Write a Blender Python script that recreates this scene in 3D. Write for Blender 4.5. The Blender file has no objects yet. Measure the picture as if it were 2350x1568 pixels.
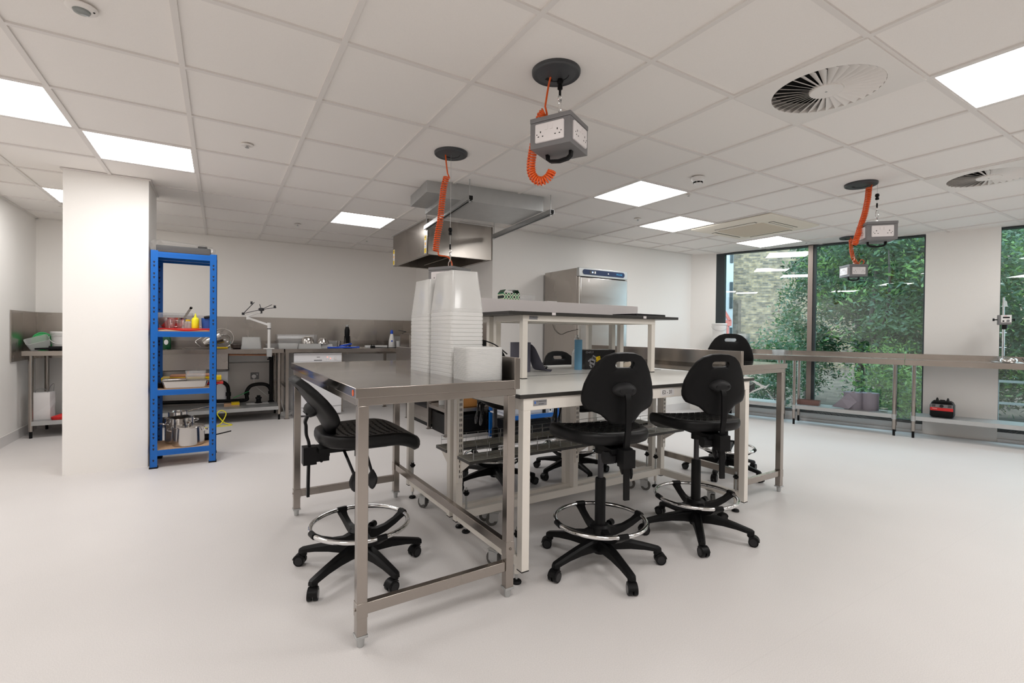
import bpy, bmesh, math, random
from mathutils import Matrix, Vector
random.seed(7)
R = math.radians; PI = math.pi
sc = bpy.context.scene; COL = sc.collection
CEIL = 2.3722
# ---------------------------------------------------------------- camera, world, exposure
def make_camera():
    yaw, pitch, roll, f = -0.5484, -0.0097, 0.0114, 1098.1733
    right = Vector((math.cos(yaw), math.sin(yaw), 0)); fwd = Vector((-math.sin(yaw), math.cos(yaw), 0)); up = Vector((0, 0, 1))
    f2 = fwd * math.cos(pitch) + up * math.sin(pitch); u2 = up * math.cos(pitch) - fwd * math.sin(pitch)
    r3 = right * math.cos(roll) + u2 * math.sin(roll); u3 = u2 * math.cos(roll) - right * math.sin(roll)
    cam = bpy.data.cameras.new('camera'); ob = bpy.data.objects.new('camera', cam); COL.objects.link(ob)
    ob.matrix_world = Matrix(((r3.x, u3.x, -f2.x, 0), (r3.y, u3.y, -f2.y, 0), (r3.z, u3.z, -f2.z, 1.154), (0, 0, 0, 1)))
    cam.sensor_width = 36; cam.lens = 36 * f / 2350
    cam.shift_y = -(784 - 773.2306) / 2350; cam.clip_start = .05; cam.clip_end = 200
    sc.camera = ob
make_camera()
sc.view_settings.view_transform = 'Standard'; sc.view_settings.look = 'None'
sc.view_settings.gamma = 1; sc.view_settings.use_curve_mapping = False
sc.view_settings.exposure = 0.92
sc.cycles.use_denoising = True
sc.cycles.max_bounces = 16; sc.cycles.diffuse_bounces = 12; sc.cycles.glossy_bounces = 5; sc.cycles.transmission_bounces = 6; sc.cycles.transparent_max_bounces = 24
sc.cycles.caustics_reflective = False; sc.cycles.caustics_refractive = False
sc.cycles.sample_clamp_indirect = 6
PANEL = 7.0            # radiance of the ceiling LED panels
w = bpy.data.worlds.new('sky'); sc.world = w; w.use_nodes = True
bg = w.node_tree.nodes['Background']; bg.inputs[0].default_value = (.76, .88, 1, 1); bg.inputs[1].default_value = 3.0

# ---------------------------------------------------------------- materials
MAT = {}
def mat(name, col=(.5, .5, .5), rough=.5, metal=0, spec=.5, trans=0, alpha=1, emit=None, estr=0, coat=0, ior=1.45):
    m = bpy.data.materials.new(name); m.use_nodes = True; b = m.node_tree.nodes['Principled BSDF']
    b.inputs['Base Color'].default_value = (*col, 1); b.inputs['Roughness'].default_value = rough
    b.inputs['Metallic'].default_value = metal; b.inputs['Specular IOR Level'].default_value = spec
    b.inputs['Transmission Weight'].default_value = trans; b.inputs['Alpha'].default_value = alpha
    b.inputs['Coat Weight'].default_value = coat; b.inputs['IOR'].default_value = ior
    if emit: b.inputs['Emission Color'].default_value = (*emit, 1); b.inputs['Emission Strength'].default_value = estr
    MAT[name] = m; return m
def nt(m): return m.node_tree, m.node_tree.nodes['Principled BSDF']
def node(t, ty, **kw):
    n = t.nodes.new(ty)
    for k, v in kw.items():
        if k.startswith('i_'): n.inputs[k[2:].replace('_', ' ')].default_value = v
        else: setattr(n, k, v)
    return n
def vary(name, scale, amt, stretch=(1, 1, 1), rough=None, bump=0, detail=3):
    "procedural mottling of colour / roughness / bump in object space"
    m = MAT[name]; t, b = nt(m)
    tc = node(t, 'ShaderNodeTexCoord'); mp = node(t, 'ShaderNodeMapping'); mp.inputs['Scale'].default_value = stretch
    nz = node(t, 'ShaderNodeTexNoise'); nz.inputs['Scale'].default_value = scale; nz.inputs['Detail'].default_value = detail
    t.links.new(tc.outputs['Object'], mp.inputs[0]); t.links.new(mp.outputs[0], nz.inputs['Vector'])
    c = list(b.inputs['Base Color'].default_value)
    r = node(t, 'ShaderNodeMapRange'); r.inputs['To Min'].default_value = 1 - amt; r.inputs['To Max'].default_value = 1 + amt; r.inputs['From Min'].default_value = .3; r.inputs['From Max'].default_value = .7
    t.links.new(nz.outputs[0], r.inputs[0])
    vm = node(t, 'ShaderNodeVectorMath', operation='SCALE'); vm.inputs[0].default_value = c[:3]
    t.links.new(r.outputs[0], vm.inputs['Scale']); t.links.new(vm.outputs[0], b.inputs['Base Color'])
    if rough:
        r2 = node(t, 'ShaderNodeMapRange'); r2.inputs['To Min'].default_value = rough[0]; r2.inputs['To Max'].default_value = rough[1]; r2.inputs['From Min'].default_value = .3; r2.inputs['From Max'].default_value = .7
        t.links.new(nz.outputs[0], r2.inputs[0]); t.links.new(r2.outputs[0], b.inputs['Roughness'])
    if bump:
        bp = node(t, 'ShaderNodeBump'); bp.inputs['Strength'].default_value = bump; bp.inputs['Distance'].default_value = .002
        t.links.new(nz.outputs[0], bp.inputs['Height']); t.links.new(bp.outputs[0], b.inputs['Normal'])
    return m
mat('wall', (.86, .838, .81), .85); vary('wall', 180, .012, bump=.05)
mat('wall_grey', (.5, .48, .46), .85); mat('floor', (.72, .695, .685), .42, spec=.35)
def floor_nodes():
    t, b = nt(MAT['floor']); tc = node(t, 'ShaderNodeTexCoord')
    n1 = node(t, 'ShaderNodeTexNoise'); n1.inputs['Scale'].default_value = 260; n1.inputs['Detail'].default_value = 2
    n2 = node(t, 'ShaderNodeTexNoise'); n2.inputs['Scale'].default_value = 1.2; n2.inputs['Detail'].default_value = 4
    for n in (n1, n2): t.links.new(tc.outputs['Object'], n.inputs['Vector'])
    r1 = node(t, 'ShaderNodeMapRange'); r1.inputs['From Min'].default_value = .35; r1.inputs['From Max'].default_value = .65; r1.inputs['To Min'].default_value = .93; r1.inputs['To Max'].default_value = 1.04
    r2 = node(t, 'ShaderNodeMapRange'); r2.inputs['From Min'].default_value = .3; r2.inputs['From Max'].default_value = .7; r2.inputs['To Min'].default_value = .975; r2.inputs['To Max'].default_value = 1.02
    t.links.new(n1.outputs[0], r1.inputs[0]); t.links.new(n2.outputs[0], r2.inputs[0])
    # welded sheet seams every two metres
    sx = node(t, 'ShaderNodeSeparateXYZ'); t.links.new(tc.outputs['Object'], sx.inputs[0])
    ad = node(t, 'ShaderNodeMath', operation='ADD'); ad.inputs[1].default_value = 1.02; t.links.new(sx.outputs[1], ad.inputs[0])
    pp = node(t, 'ShaderNodeMath', operation='PINGPONG'); pp.inputs[1].default_value = 1.0; t.links.new(ad.outputs[0], pp.inputs[0])
    lt = node(t, 'ShaderNodeMath', operation='LESS_THAN'); lt.inputs[1].default_value = .0012; t.links.new(pp.outputs[0], lt.inputs[0])
    r3 = node(t, 'ShaderNodeMapRange'); r3.inputs['To Min'].default_value = 1; r3.inputs['To Max'].default_value = .95; t.links.new(lt.outputs[0], r3.inputs[0])
    m1 = node(t, 'ShaderNodeMath', operation='MULTIPLY'); m2 = node(t, 'ShaderNodeMath', operation='MULTIPLY')
    t.links.new(r1.outputs[0], m1.inputs[0]); t.links.new(r2.outputs[0], m1.inputs[1]); t.links.new(m1.outputs[0], m2.inputs[0]); t.links.new(r3.outputs[0], m2.inputs[1])
    vm = node(t, 'ShaderNodeVectorMath', operation='SCALE'); vm.inputs[0].default_value = b.inputs['Base Color'].default_value[:3]
    t.links.new(m2.outputs[0], vm.inputs['Scale']); t.links.new(vm.outputs[0], b.inputs['Base Color'])
floor_nodes()
mat('tile', (.86, .83, .80), .95); vary('tile', 300, .02, bump=.1)
mat('tee', (.76, .73, .705), .7)
mat('steel', (.40, .362, .33), .24, 1); vary('steel', 4, .03, (1, 1, 1), (.20, .28))
mat('steel_top', (.46, .425, .39), .1, 1); vary('steel_top', 3, .03, (1, 1, 1), (.07, .14))
mat('steel_sheet', (.46, .425, .39), .28, 1); vary('steel_sheet', 2, .025, (1, 1, .4), (.25, .31))
mat('chrome', (.8, .8, .8), .08, 1)
mat('pot_steel', (.55, .53, .51), .18, 1)
mat('galv', (.50, .51, .51), .42, .75); vary('galv', 12, .03)
mat('white_paint', (.82, .78, .72), .38); mat('white_lam', (.80, .80, .76), .3); mat('black_edge', (.03, .028, .025), .35)
mat('black_pu', (.006, .006, .0065), .48, spec=.2); vary('black_pu', 400, .2, bump=.2)
mat('pu_grey', (.015, .015, .016), .5, spec=.25)
mat('black', (.006, .006, .0065), .42, spec=.22); mat('black_gloss', (.01, .01, .012), .15); mat('rubber', (.02, .02, .02), .7)
mat('grey_rubber', (.10, .098, .092), .6); mat('dark_metal', (.05, .05, .055), .3, .6)
mat('grey_plate', (.055, .058, .063), .45); mat('box_grey', (.19, .185, .19), .5); mat('socket_white', (.80, .76, .76), .3)
mat('orange', (.80, .115, .012), .38); mat('blue', (.004, .12, .46), .35); mat('mdf', (.56, .36, .22), .75); vary('mdf', 60, .08)
mat('yellow', (.85, .58, .0), .4); mat('byellow', (.88, .80, .02), .4); mat('red', (.62, .02, .02), .4); mat('green', (.0, .42, .09), .35); mat('dgreen', (.01, .08, .03), .25)
mat('brown', (.42, .17, .07), .6); mat('copper', (.6, .22, .1), .3, .9); mat('wood', (.45, .2, .05), .5)
mat('white_pl', (.78, .77, .76), .35); mat('paper_white', (.78, .76, .76), .8); mat('grey_paper', (.13, .13, .165), .9); mat('lgrey_paper', (.27, .25, .29), .9)
vary('grey_paper', 300, .08, bump=.2); vary('lgrey_paper', 300, .05, bump=.2)
mat('blue_roll', (.16, .37, .56), .8); mat('blue_cloth', (.03, .10, .38), .7); mat('blue_pk', (.02, .09, .6), .35); mat('skin_blue', (.2, .35, .55), .5)
mat('cloth', (.72, .63, .52), .9); mat('white_app', (.84, .84, .86), .25); mat('grey_lam', (.66, .64, .57), .6)
mat('navy', (.006, .02, .07), .4); mat('label_grey', (.32, .32, .34), .35, .5); mat('ink', (.02, .02, .03), .6); mat('ink_red', (.6, .03, .02), .6); mat('ink_blue', (.05, .15, .5), .6); mat('lcyan', (.05, .35, .65), .4)
mat('tan_cassette', (.62, .54, .43), .6); mat('cassette', (.80, .74, .64), .45); mat('frame_dark', (.045, .055, .06), .4, .3); mat('frame_brown', (.30, .25, .225), .4, .4)
mat('wood_tub', (.45, .33, .24), .6)
mat('tint_tub', (.26, .15, .13), .3, trans=.0, alpha=.75)
mat('block', (.62, .585, .55), .85)
mat('diffuser_white', (.80, .77, .74), .45); mat('void', (.01, .01, .01), .9)
mat('led', (.9, .9, .9), .5, emit=(1, .98, .958), estr=PANEL)
mat('red_led', (.9, .05, .03), .5, emit=(1, .1, .05), estr=3); mat('blue_led', (.1, .3, .9), .5, emit=(.2, .45, 1), estr=3)
def clear(name, tint, fac_alpha, rough=.12, white=.5):
    "thin clear or milky plastic: a transparent sheet with a milky diffuse share and a glossy skin"
    m = bpy.data.materials.new(name); m.use_nodes = True; t = m.node_tree; t.nodes.clear()
    out = node(t, 'ShaderNodeOutputMaterial'); tr = node(t, 'ShaderNodeBsdfTransparent'); tr.inputs[0].default_value = (*tint, 1)
    df = node(t, 'ShaderNodeBsdfDiffuse'); df.inputs[0].default_value = (white, white, white * .99, 1)
    tl = node(t, 'ShaderNodeBsdfTranslucent'); tl.inputs[0].default_value = (white, white, white * .99, 1)
    ms = node(t, 'ShaderNodeMixShader'); ms.inputs[0].default_value = .3; t.links.new(df.outputs[0], ms.inputs[1]); t.links.new(tl.outputs[0], ms.inputs[2])
    gl = node(t, 'ShaderNodeBsdfGlossy'); gl.inputs['Roughness'].default_value = rough
    m1 = node(t, 'ShaderNodeMixShader'); m1.inputs[0].default_value = fac_alpha
    t.links.new(tr.outputs[0], m1.inputs[1]); t.links.new(ms.outputs[0], m1.inputs[2])
    lw = node(t, 'ShaderNodeLayerWeight'); lw.inputs[0].default_value = .5; pw = node(t, 'ShaderNodeMath', operation='POWER'); pw.inputs[1].default_value = 5; t.links.new(lw.outputs['Facing'], pw.inputs[0])
    fr = node(t, 'ShaderNodeMath', operation='MULTIPLY_ADD'); fr.name = 'schlick'; fr.inputs[1].default_value = .85; fr.inputs[2].default_value = .04; t.links.new(pw.outputs[0], fr.inputs[0])
    m2 = node(t, 'ShaderNodeMixShader'); t.links.new(fr.outputs[0], m2.inputs[0]); t.links.new(m1.outputs[0], m2.inputs[1]); t.links.new(gl.outputs[0], m2.inputs[2])
    t.links.new(m2.outputs[0], out.inputs[0]); MAT[name] = m; return m
clear('milky', (1, 1, 1), .86, .15, .97)
clear('milky_top', (1, 1, 1), .42, .12, .95); clear('milky_lid', (1, 1, 1), .93, .15, .97)
clear('clear_pl', (.985, .985, .99), .15, .08, .9)
clear('frost', (.98, .99, .99), .5, .2, .85)
clear('glassware', (.98, .98, .98), .04, .03, .8)
clear('green_glass', (.35, .5, .4), .2, .03, .2)
clear('film', (.98, .98, .98), .06, .07, .9)
clear('pane', (.83, .93, .935), 0.0, .0, .5)
MAT['pane'].node_tree.nodes['schlick'].inputs[2].default_value = .065

# ---------------------------------------------------------------- mesh builder
class MB:
    def __init__(s): s.v = []; s.f = []; s.mi = []; s.M = Matrix.Identity(4); s.m = 0
    def add(s, vs, fs):
        o = len(s.v); s.v += [tuple(s.M @ Vector(p)) for p in vs]; s.f += [tuple(i + o for i in f) for f in fs]; s.mi += [s.m] * len(fs); return s
    def box(s, x0, y0, z0, x1, y1, z1):
        if x1 < x0: x0, x1 = x1, x0
        if y1 < y0: y0, y1 = y1, y0
        if z1 < z0: z0, z1 = z1, z0
        vs = [(x0, y0, z0), (x1, y0, z0), (x1, y1, z0), (x0, y1, z0), (x0, y0, z1), (x1, y0, z1), (x1, y1, z1), (x0, y1, z1)]
        return s.add(vs, [(0, 3, 2, 1), (4, 5, 6, 7), (0, 1, 5, 4), (1, 2, 6, 5), (2, 3, 7, 6), (3, 0, 4, 7)])
    def cbox(s, c, d): return s.box(c[0] - d[0] / 2, c[1] - d[1] / 2, c[2] - d[2] / 2, c[0] + d[0] / 2, c[1] + d[1] / 2, c[2] + d[2] / 2)
    def bar(s, p0, p1, w, h, up=(0, 0, 1)):
        p0, p1 = Vector(p0), Vector(p1); d = (p1 - p0).normalized(); u = Vector(up)
        sx = d.cross(u)
        if sx.length < 1e-4: sx = d.cross(Vector((1, 0, 0)))
        sx.normalize(); u = sx.cross(d).normalized()
        vs = []
        for p in (p0, p1):
            for a, b in ((-1, -1), (1, -1), (1, 1), (-1, 1)): vs.append(p + sx * a * w / 2 + u * b * h / 2)
        return s.add(vs, [(0, 3, 2, 1), (4, 5, 6, 7), (0, 1, 5, 4), (1, 2, 6, 5), (2, 3, 7, 6), (3, 0, 4, 7)])
    def tube(s, pts, r, n=8, closed=False, r1=None, flat=1.0):
        P = [Vector(p) for p in pts]; N = len(P); vs = []; fs = []
        T = []
        for i in range(N):
            a = P[(i - 1) % N] if (closed or i > 0) else P[i]; b = P[(i + 1) % N] if (closed or i < N - 1) else P[i]
            T.append((b - a).normalized())
        u = T[0].cross(Vector((0, 0, 1)))
        if u.length < 1e-3: u = T[0].cross(Vector((1, 0, 0)))
        u.normalize()
        for i in range(N):
            u = (u - T[i] * u.dot(T[i])).normalized(); v = T[i].cross(u)
            rr = r if r1 is None else r + (r1 - r) * i / (N - 1)
            for k in range(n):
                a = 2 * PI * k / n; vs.append(P[i] + u * math.cos(a) * rr + v * math.sin(a) * rr * flat)
        for i in range(N if closed else N - 1):
            j = (i + 1) % N
            for k in range(n): fs.append((i * n + k, i * n + (k + 1) % n, j * n + (k + 1) % n, j * n + k))
        if not closed: fs += [tuple(range(n - 1, -1, -1)), tuple((N - 1) * n + k for k in range(n))]
        return s.add(vs, fs)
    def cyl(s, p0, p1, r, n=20, r1=None): return s.tube([p0, p1], r, n, r1=r1)
    def lathe(s, prof, n=28, c=(0, 0, 0), cap=True, sx=1, sy=1):
        vs = []; fs = []
        for r, z in prof:
            for k in range(n): a = 2 * PI * k / n; vs.append((c[0] + r * math.cos(a) * sx, c[1] + r * math.sin(a) * sy, c[2] + z))
        for i in range(len(prof) - 1):
            for k in range(n): fs.append((i * n + k, i * n + (k + 1) % n, (i + 1) * n + (k + 1) % n, (i + 1) * n + k))
        if cap: fs += [tuple(range(n - 1, -1, -1)), tuple((len(prof) - 1) * n + k for k in range(n))]
        return s.add(vs, fs)
    def prism(s, poly, z0, z1):
        n = len(poly); vs = [(x, y, z0) for x, y in poly] + [(x, y, z1) for x, y in poly]
        return s.add(vs, [tuple(range(n - 1, -1, -1)), tuple(range(n, 2 * n))] + [(i, (i + 1) % n, n + (i + 1) % n, n + i) for i in range(n)])
    def loft(s, rings, cap=True):
        n = len(rings[0]); vs = [p for r in rings for p in r]; fs = []
        for i in range(len(rings) - 1):
            for k in range(n): fs.append((i * n + k, i * n + (k + 1) % n, (i + 1) * n + (k + 1) % n, (i + 1) * n + k))
        if cap: fs += [tuple(range(n - 1, -1, -1)), tuple((len(rings) - 1) * n + k for k in range(n))]
        return s.add(vs, fs)
    def mesh(s, name, mats, smooth=35):
        me = bpy.data.meshes.new(name); me.from_pydata(s.v, [], s.f)
        for m in (mats if isinstance(mats, (list, tuple)) else [mats]): me.materials.append(MAT[m] if isinstance(m, str) else m)
        me.polygons.foreach_set('material_index', s.mi)
        bm = bmesh.new(); bm.from_mesh(me); bmesh.ops.recalc_face_normals(bm, faces=bm.faces); bm.to_mesh(me); bm.free()
        if smooth: me.polygons.foreach_set('use_smooth', [True] * len(me.polygons)); me.set_sharp_from_angle(angle=R(smooth))
        me.update(); return me
    def build(s, name, mats, parent=None, bevel=0, seg=2, smooth=35, loc=None, rot=None):
        o = bpy.data.objects.new(name, s.mesh(name, mats, smooth)); COL.objects.link(o)
        if parent is not None: o.parent = parent
        if loc is not None: o.location = loc
        if rot is not None: o.rotation_euler = rot
        if bevel:
            b = o.modifiers.new('bevel', 'BEVEL'); b.width = bevel; b.segments = seg; b.limit_method = 'ANGLE'; b.angle_limit = R(40); b.harden_normals = False
        return o
def rrect(w, d, r, n=5, cx=0, cy=0, z=None):
    pts = []
    for (sx, sy, a0) in ((1, 1, 0), (-1, 1, 90), (-1, -1, 180), (1, -1, 270)):
        for k in range(n + 1):
            a = R(a0 + 90 * k / n); pts.append((cx + sx * (w / 2 - r) + r * math.cos(a), cy + sy * (d / 2 - r) + r * math.sin(a)))
    return pts if z is None else [(x, y, z) for x, y in pts]
def thing(name, label, cat, loc=(0, 0, 0), rotz=0, group=None):
    o = bpy.data.objects.new(name, None); COL.objects.link(o); o.location = loc; o.rotation_euler = (0, 0, rotz); o.empty_display_size = .05
    o['label'] = label; o['category'] = cat
    if group: o['group'] = group
    return o
def tag(o, label, cat, group=None):
    o['label'] = label; o['category'] = cat
    if group: o['group'] = group
    return o
def struct(o): o['kind'] = 'structure'; return o
def kids(o): return [c for c in bpy.data.objects if c.parent == o]
def dup(root, loc, rotz=None, label=None, group=None, ch=None):
    r = root.copy(); COL.objects.link(r); r.location = loc
    if rotz is not None: r.rotation_euler = (0, 0, rotz)
    if label: r['label'] = label
    if group: r['group'] = group
    for c0 in (ch if ch is not None else kids(root)):
        c = c0.copy(); COL.objects.link(c); c.parent = r
        for g0 in kids(c0): g = g0.copy(); COL.objects.link(g); g.parent = c
    return r
def text_mesh(txt, size, material, name, parent, loc, rot, extrude=.0004, align='CENTER'):
    cu = bpy.data.curves.new('t', 'FONT'); cu.body = txt; cu.size = size; cu.extrude = extrude; cu.align_x = align; cu.align_y = 'CENTER'; cu.resolution_u = 3
    t = bpy.data.objects.new('t', cu); COL.objects.link(t)
    me = bpy.data.meshes.new_from_object(t); bpy.data.objects.remove(t); bpy.data.curves.remove(cu)
    me.materials.clear(); me.materials.append(MAT[material])
    o = bpy.data.objects.new(name, me); COL.objects.link(o); o.parent = parent; o.location = loc; o.rotation_euler = rot
    return o
IA = R(1.25)
def W(x, y, z=0): c, s_ = math.cos(IA), math.sin(IA); return (x * c - y * s_, x * s_ + y * c, z)

# ---------------------------------------------------------------- room shell
GX, GY = -0.7545, 1.5225
WP = Vector((7.19, 2.32)); WU = Vector((.317, -.948)).normalized(); WN = Vector((-WU.y, WU.x))   # window line, direction towards camera-right, outward normal
WANG = math.atan2(WU.y, WU.x)
def wl(t, off=0, z=0): p = WP + WU * t + WN * off; return (p.x, p.y, z)
XL, YB, XS, YS, YF = -1.77, 7.40, 2.70, 4.87, -4.2
floor_poly = [(XL - .1, YF - .1), (wl(6.9, .12)[0], YF - .1), wl(-2.42, .12)[:2], (6.2, YS + .1), (XS + .1, YS + .1), (XS + .1, YB + .1), (XL - .1, YB + .1)]
struct(MB().prism(floor_poly, -.12, 0).build('floor', 'floor', smooth=0))
def wallbox(name, a, b, th, z0=0, z1=CEIL + .03, m='wall'):
    a, b = Vector(a), Vector(b); d = (b - a).normalized(); n = Vector((-d.y, d.x)) * th
    return struct(MB().prism([tuple(a), tuple(b), tuple(b + n), tuple(a + n)], z0, z1).build(name, m, smooth=0))
wallbox('wall_left', (XL, YF), (XL, YB), .12)
wallbox('wall_back', (XL - .12, YB), (XS + .1, YB), .12)
wallbox('wall_step', (XS, YB), (XS, YS + .12), .10)
wallbox('wall_fridge', (XS, YS), (6.21, YS), .12)
cpt = wl(-2.40, -.002); wallbox('wall_corner', (6.20, YS), (cpt[0], cpt[1]), .12)
wallbox('wall_front', (wl(6.9, 0)[0] + .1, YF), (XL - .12, YF), .12, m='wall_grey')  # unseen wall, toned grey to darken what the steel reflects
# pillar
struct(MB().box(-1.035, 4.955, 0, -.505, 5.52, CEIL + .008).build('wall_pillar', 'wall', smooth=0))
MB_ = MB(); MB_.box(-1.05, 4.94, CEIL - .004, -.49, 5.535, CEIL + .006); struct(MB_.build('trim_1', 'tee', smooth=0))
# window wall column: board face just inside the window line
def wprism(name, t0, t1, o0, o1, z0, z1, m, parent=None, st=True, bevel=0):
    a, b, c, d = wl(t0, o0), wl(t1, o0), wl(t1, o1), wl(t0, o1)
    o = MB().prism([a[:2], b[:2], c[:2], d[:2]], z0, z1).build(name, m, parent, smooth=0, bevel=bevel)
    return struct(o) if st else o
wprism('wall_column', .004, .635, -.02, .12, 0, CEIL + .02, 'wall')
wprism('wall_right', 2.1, 6.95, -.02, .12, 0, CEIL + .02, 'wall')
# ceiling: tiles in an exposed tee grid, clipped at the window line
def clip(poly, P, N):
    out = []
    for i in range(len(poly)):
        a = Vector(poly[i]); b = Vector(poly[(i + 1) % len(poly)]); da = (a - P).dot(N); db = (b - P).dot(N)
        if da <= 0: out.append(tuple(a))
        if da * db < 0: out.append(tuple(a + (b - a) * (da / (da - db))))
    return out
lights = [(-1, 3), (-1, 7), (0, 4), (3, 6), (6, 2), (8, 3), (11, 3), (6, -2), (-1, -1), (2, -2), (1, -5), (4, -5), (8, -5), (9, -3), (12, -2), (12, -5)]
def make_ceiling():
    m = MB(); planes = [(Vector((XL, 0)), Vector((-1, 0))), (Vector((0, YB)), Vector((0, 1))), (Vector((0, YF)), Vector((0, -1))), (WP + WN * .06, WN)]
    for i in range(-3, 20):
        for j in range(-11, 11):
            x, y = GX + .6 * i, GY + .6 * j
            if x > XS and y >= YS + .05: continue
            if (i, j) in lights or (i, j) in ((5, -1), (9, -1)): continue
            p = [(x + .009, y + .009), (x + .591, y + .009), (x + .591, y + .591), (x + .009, y + .591)]
            for P, N in planes:
                p = clip(p, P, N)
                if len(p) < 3: break
            if len(p) < 3: continue
            n = len(p); m.m = 0; m.add([(a, b, CEIL + .009) for a, b in p], [tuple(range(n))])
    m.m = 1
    def strip(p):
        for P, N in planes:
            p = clip(p, P, N)
            if len(p) < 3: return
        m.prism(p, CEIL, CEIL + .03)
    for i in range(-3, 20):
        x = GX + .6 * i; y1 = YB if x < XS else YS + .05
        strip([(x - .012, YF), (x + .012, YF), (x + .012, y1), (x - .012, y1)])
    for j in range(-11, 11):
        y = GY + .6 * j; x1 = 12 if y < YS else XS + .05
        for i in range(-3, 20):
            a = GX + .6 * i + .012; b = a + .576
            if a > x1: continue
            strip([(a, y - .012), (b, y - .012), (b, y + .012), (a, y + .012)])
    # wall angle
    for a, b in (((XL, YF), (XL + .022, YB)), ((XL, YB - .022), (XS, YB)), ((XS - .022, YS), (XS, YB)), ((XS, YS - .022), (6.2, YS))):
        m.box(a[0], a[1], CEIL - .001, b[0], b[1], CEIL + .02)
    struct(m.build('ceiling', ['tile', 'tee'], smooth=0))
    r = MB(); r.prism([(XL - .1, YF - .1), (wl(6.9, .3)[0], YF - .1), wl(-2.6, .3)[:2], (6.3, YB + .1), (XL - .1, YB + .1)], CEIL + .08, CEIL + .3)
    struct(r.build('trim_2', 'void', smooth=0))
make_ceiling()
# ceiling LED panels
LB = {(-1, 3): 'left-hand LED ceiling panel, cut by the picture edge, beside the round sensor', (-1, 7): 'LED ceiling panel half hidden behind the white pillar', (0, 4): 'LED ceiling panel in front of the white pillar top', (3, 6): 'LED ceiling panel before the steel extract canopy',
      (6, 2): 'LED ceiling panel beside the white smoke detector', (8, 3): 'LED ceiling panel touching the ceiling cassette corner', (11, 3): 'LED ceiling panel nearest the window glass', (6, -2): 'LED ceiling panel cut by the picture edge beside the big swirl diffuser'}
def make_lights():
    n = 0; proto = None
    for (i, j) in lights:
        x, y = GX + .6 * i + .3, GY + .6 * j + .3
        lab = LB.get((i, j), 'LED ceiling panel behind the camera, seen only as a reflection')
        if proto is None:
            t = thing('ceiling_light', lab, 'ceiling light', (x, y, CEIL), 0, 'square LED panels in the ceiling grid')
            f = MB()
            for a in ((-.295, -.295, .295, -.279), (-.295, .279, .295, .295), (-.295, -.279, -.279, .279), (.279, -.279, .295, .279)): f.box(a[0], a[1], .001, a[2], a[3], .012)
            f.build('frame', 'tee', t, smooth=0)
            d = MB(); d.add([(-.279, -.279, .004), (.279, -.279, .004), (.279, .279, .004), (-.279, .279, .004)], [(0, 3, 2, 1)]); dd = bpy.data.objects.new('diffuser', d.mesh('diffuser', 'led', 0)); COL.objects.link(dd); dd.parent = t
            proto = t
        else: dup(proto, (x, y, CEIL), 0, lab)
make_lights()
# ---------------------------------------------------------------- windows
def make_windows():
    n = 0
    spans = [(-2.41, -1.155, 1), (-1.155, .004, 2), (.62, 2.1, 3)]
    for t0, t1, k in spans:
        root = wprism('window_%d' % k, t0, t1, .02, .10, .0, .105, 'frame_dark')
        root['label'] = 'full-height glazed window onto the garden'
        fl = {1: .129, 2: .045, 3: .02}[k]; fr = {1: .045, 2: .012, 3: .05}[k]
        f = MB()
        def wb(a, b, o0, o1, z0, z1):
            p = [wl(a, o0), wl(b, o0), wl(b, o1), wl(a, o1)]; f.prism([q[:2] for q in p], z0, z1)
        wb(t0, t0 + fl, .0, .09, .105, CEIL); wb(t1 - fr, t1, .0, .09, .105, CEIL); wb(t0 + fl, t1 - fr, .0, .09, 2.358, CEIL); wb(t0 + fl, t1 - fr, .0, .09, .105, .142)
        
        f.build('window_frame', 'frame_dark', root, smooth=0)
        g = MB(); p = [wl(t0 + fl, .05), wl(t1 - fr, .05), wl(t1 - fr, .056), wl(t0 + fl, .056)]
        g.prism([q[:2] for q in p], .142, 2.358); g.build('pane', 'pane', root, smooth=0)
    # brown mullion cap
    struct(wprism('trim_3', -1.20, -1.145, -.02, .0, .142, CEIL, 'frame_brown'))
    # light sill upstand and coving
    wprism('trim_4', -2.42, .004, -.0, .02, .03, .135, 'white_pl'); wprism('trim_5', .635, 2.1, -.0, .02, .03, .135, 'white_pl')
    wprism('baseboard_right', -2.42, .004, -.035, 0, 0, .034, 'floor'); wprism('baseboard_far_right', .635, 6.9, -.035, 0, 0, .034, 'floor')
make_windows()
def skirt(name, a, b, off=.012):
    a, b = Vector(a), Vector(b); d = (b - a).normalized(); n = Vector((d.y, -d.x)) * off
    struct(MB().prism([tuple(a), tuple(b), tuple(b + n), tuple(a + n)], 0, .10).build(name, 'floor', smooth=0))
skirt('baseboard_left', (XL, YF), (XL, YB)); skirt('baseboard_back', (XL, YB), (XS, YB)); skirt('baseboard_step', (XS, YB), (XS, YS)); skirt('baseboard_fridge', (XS, YS), (6.2, YS))

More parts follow.
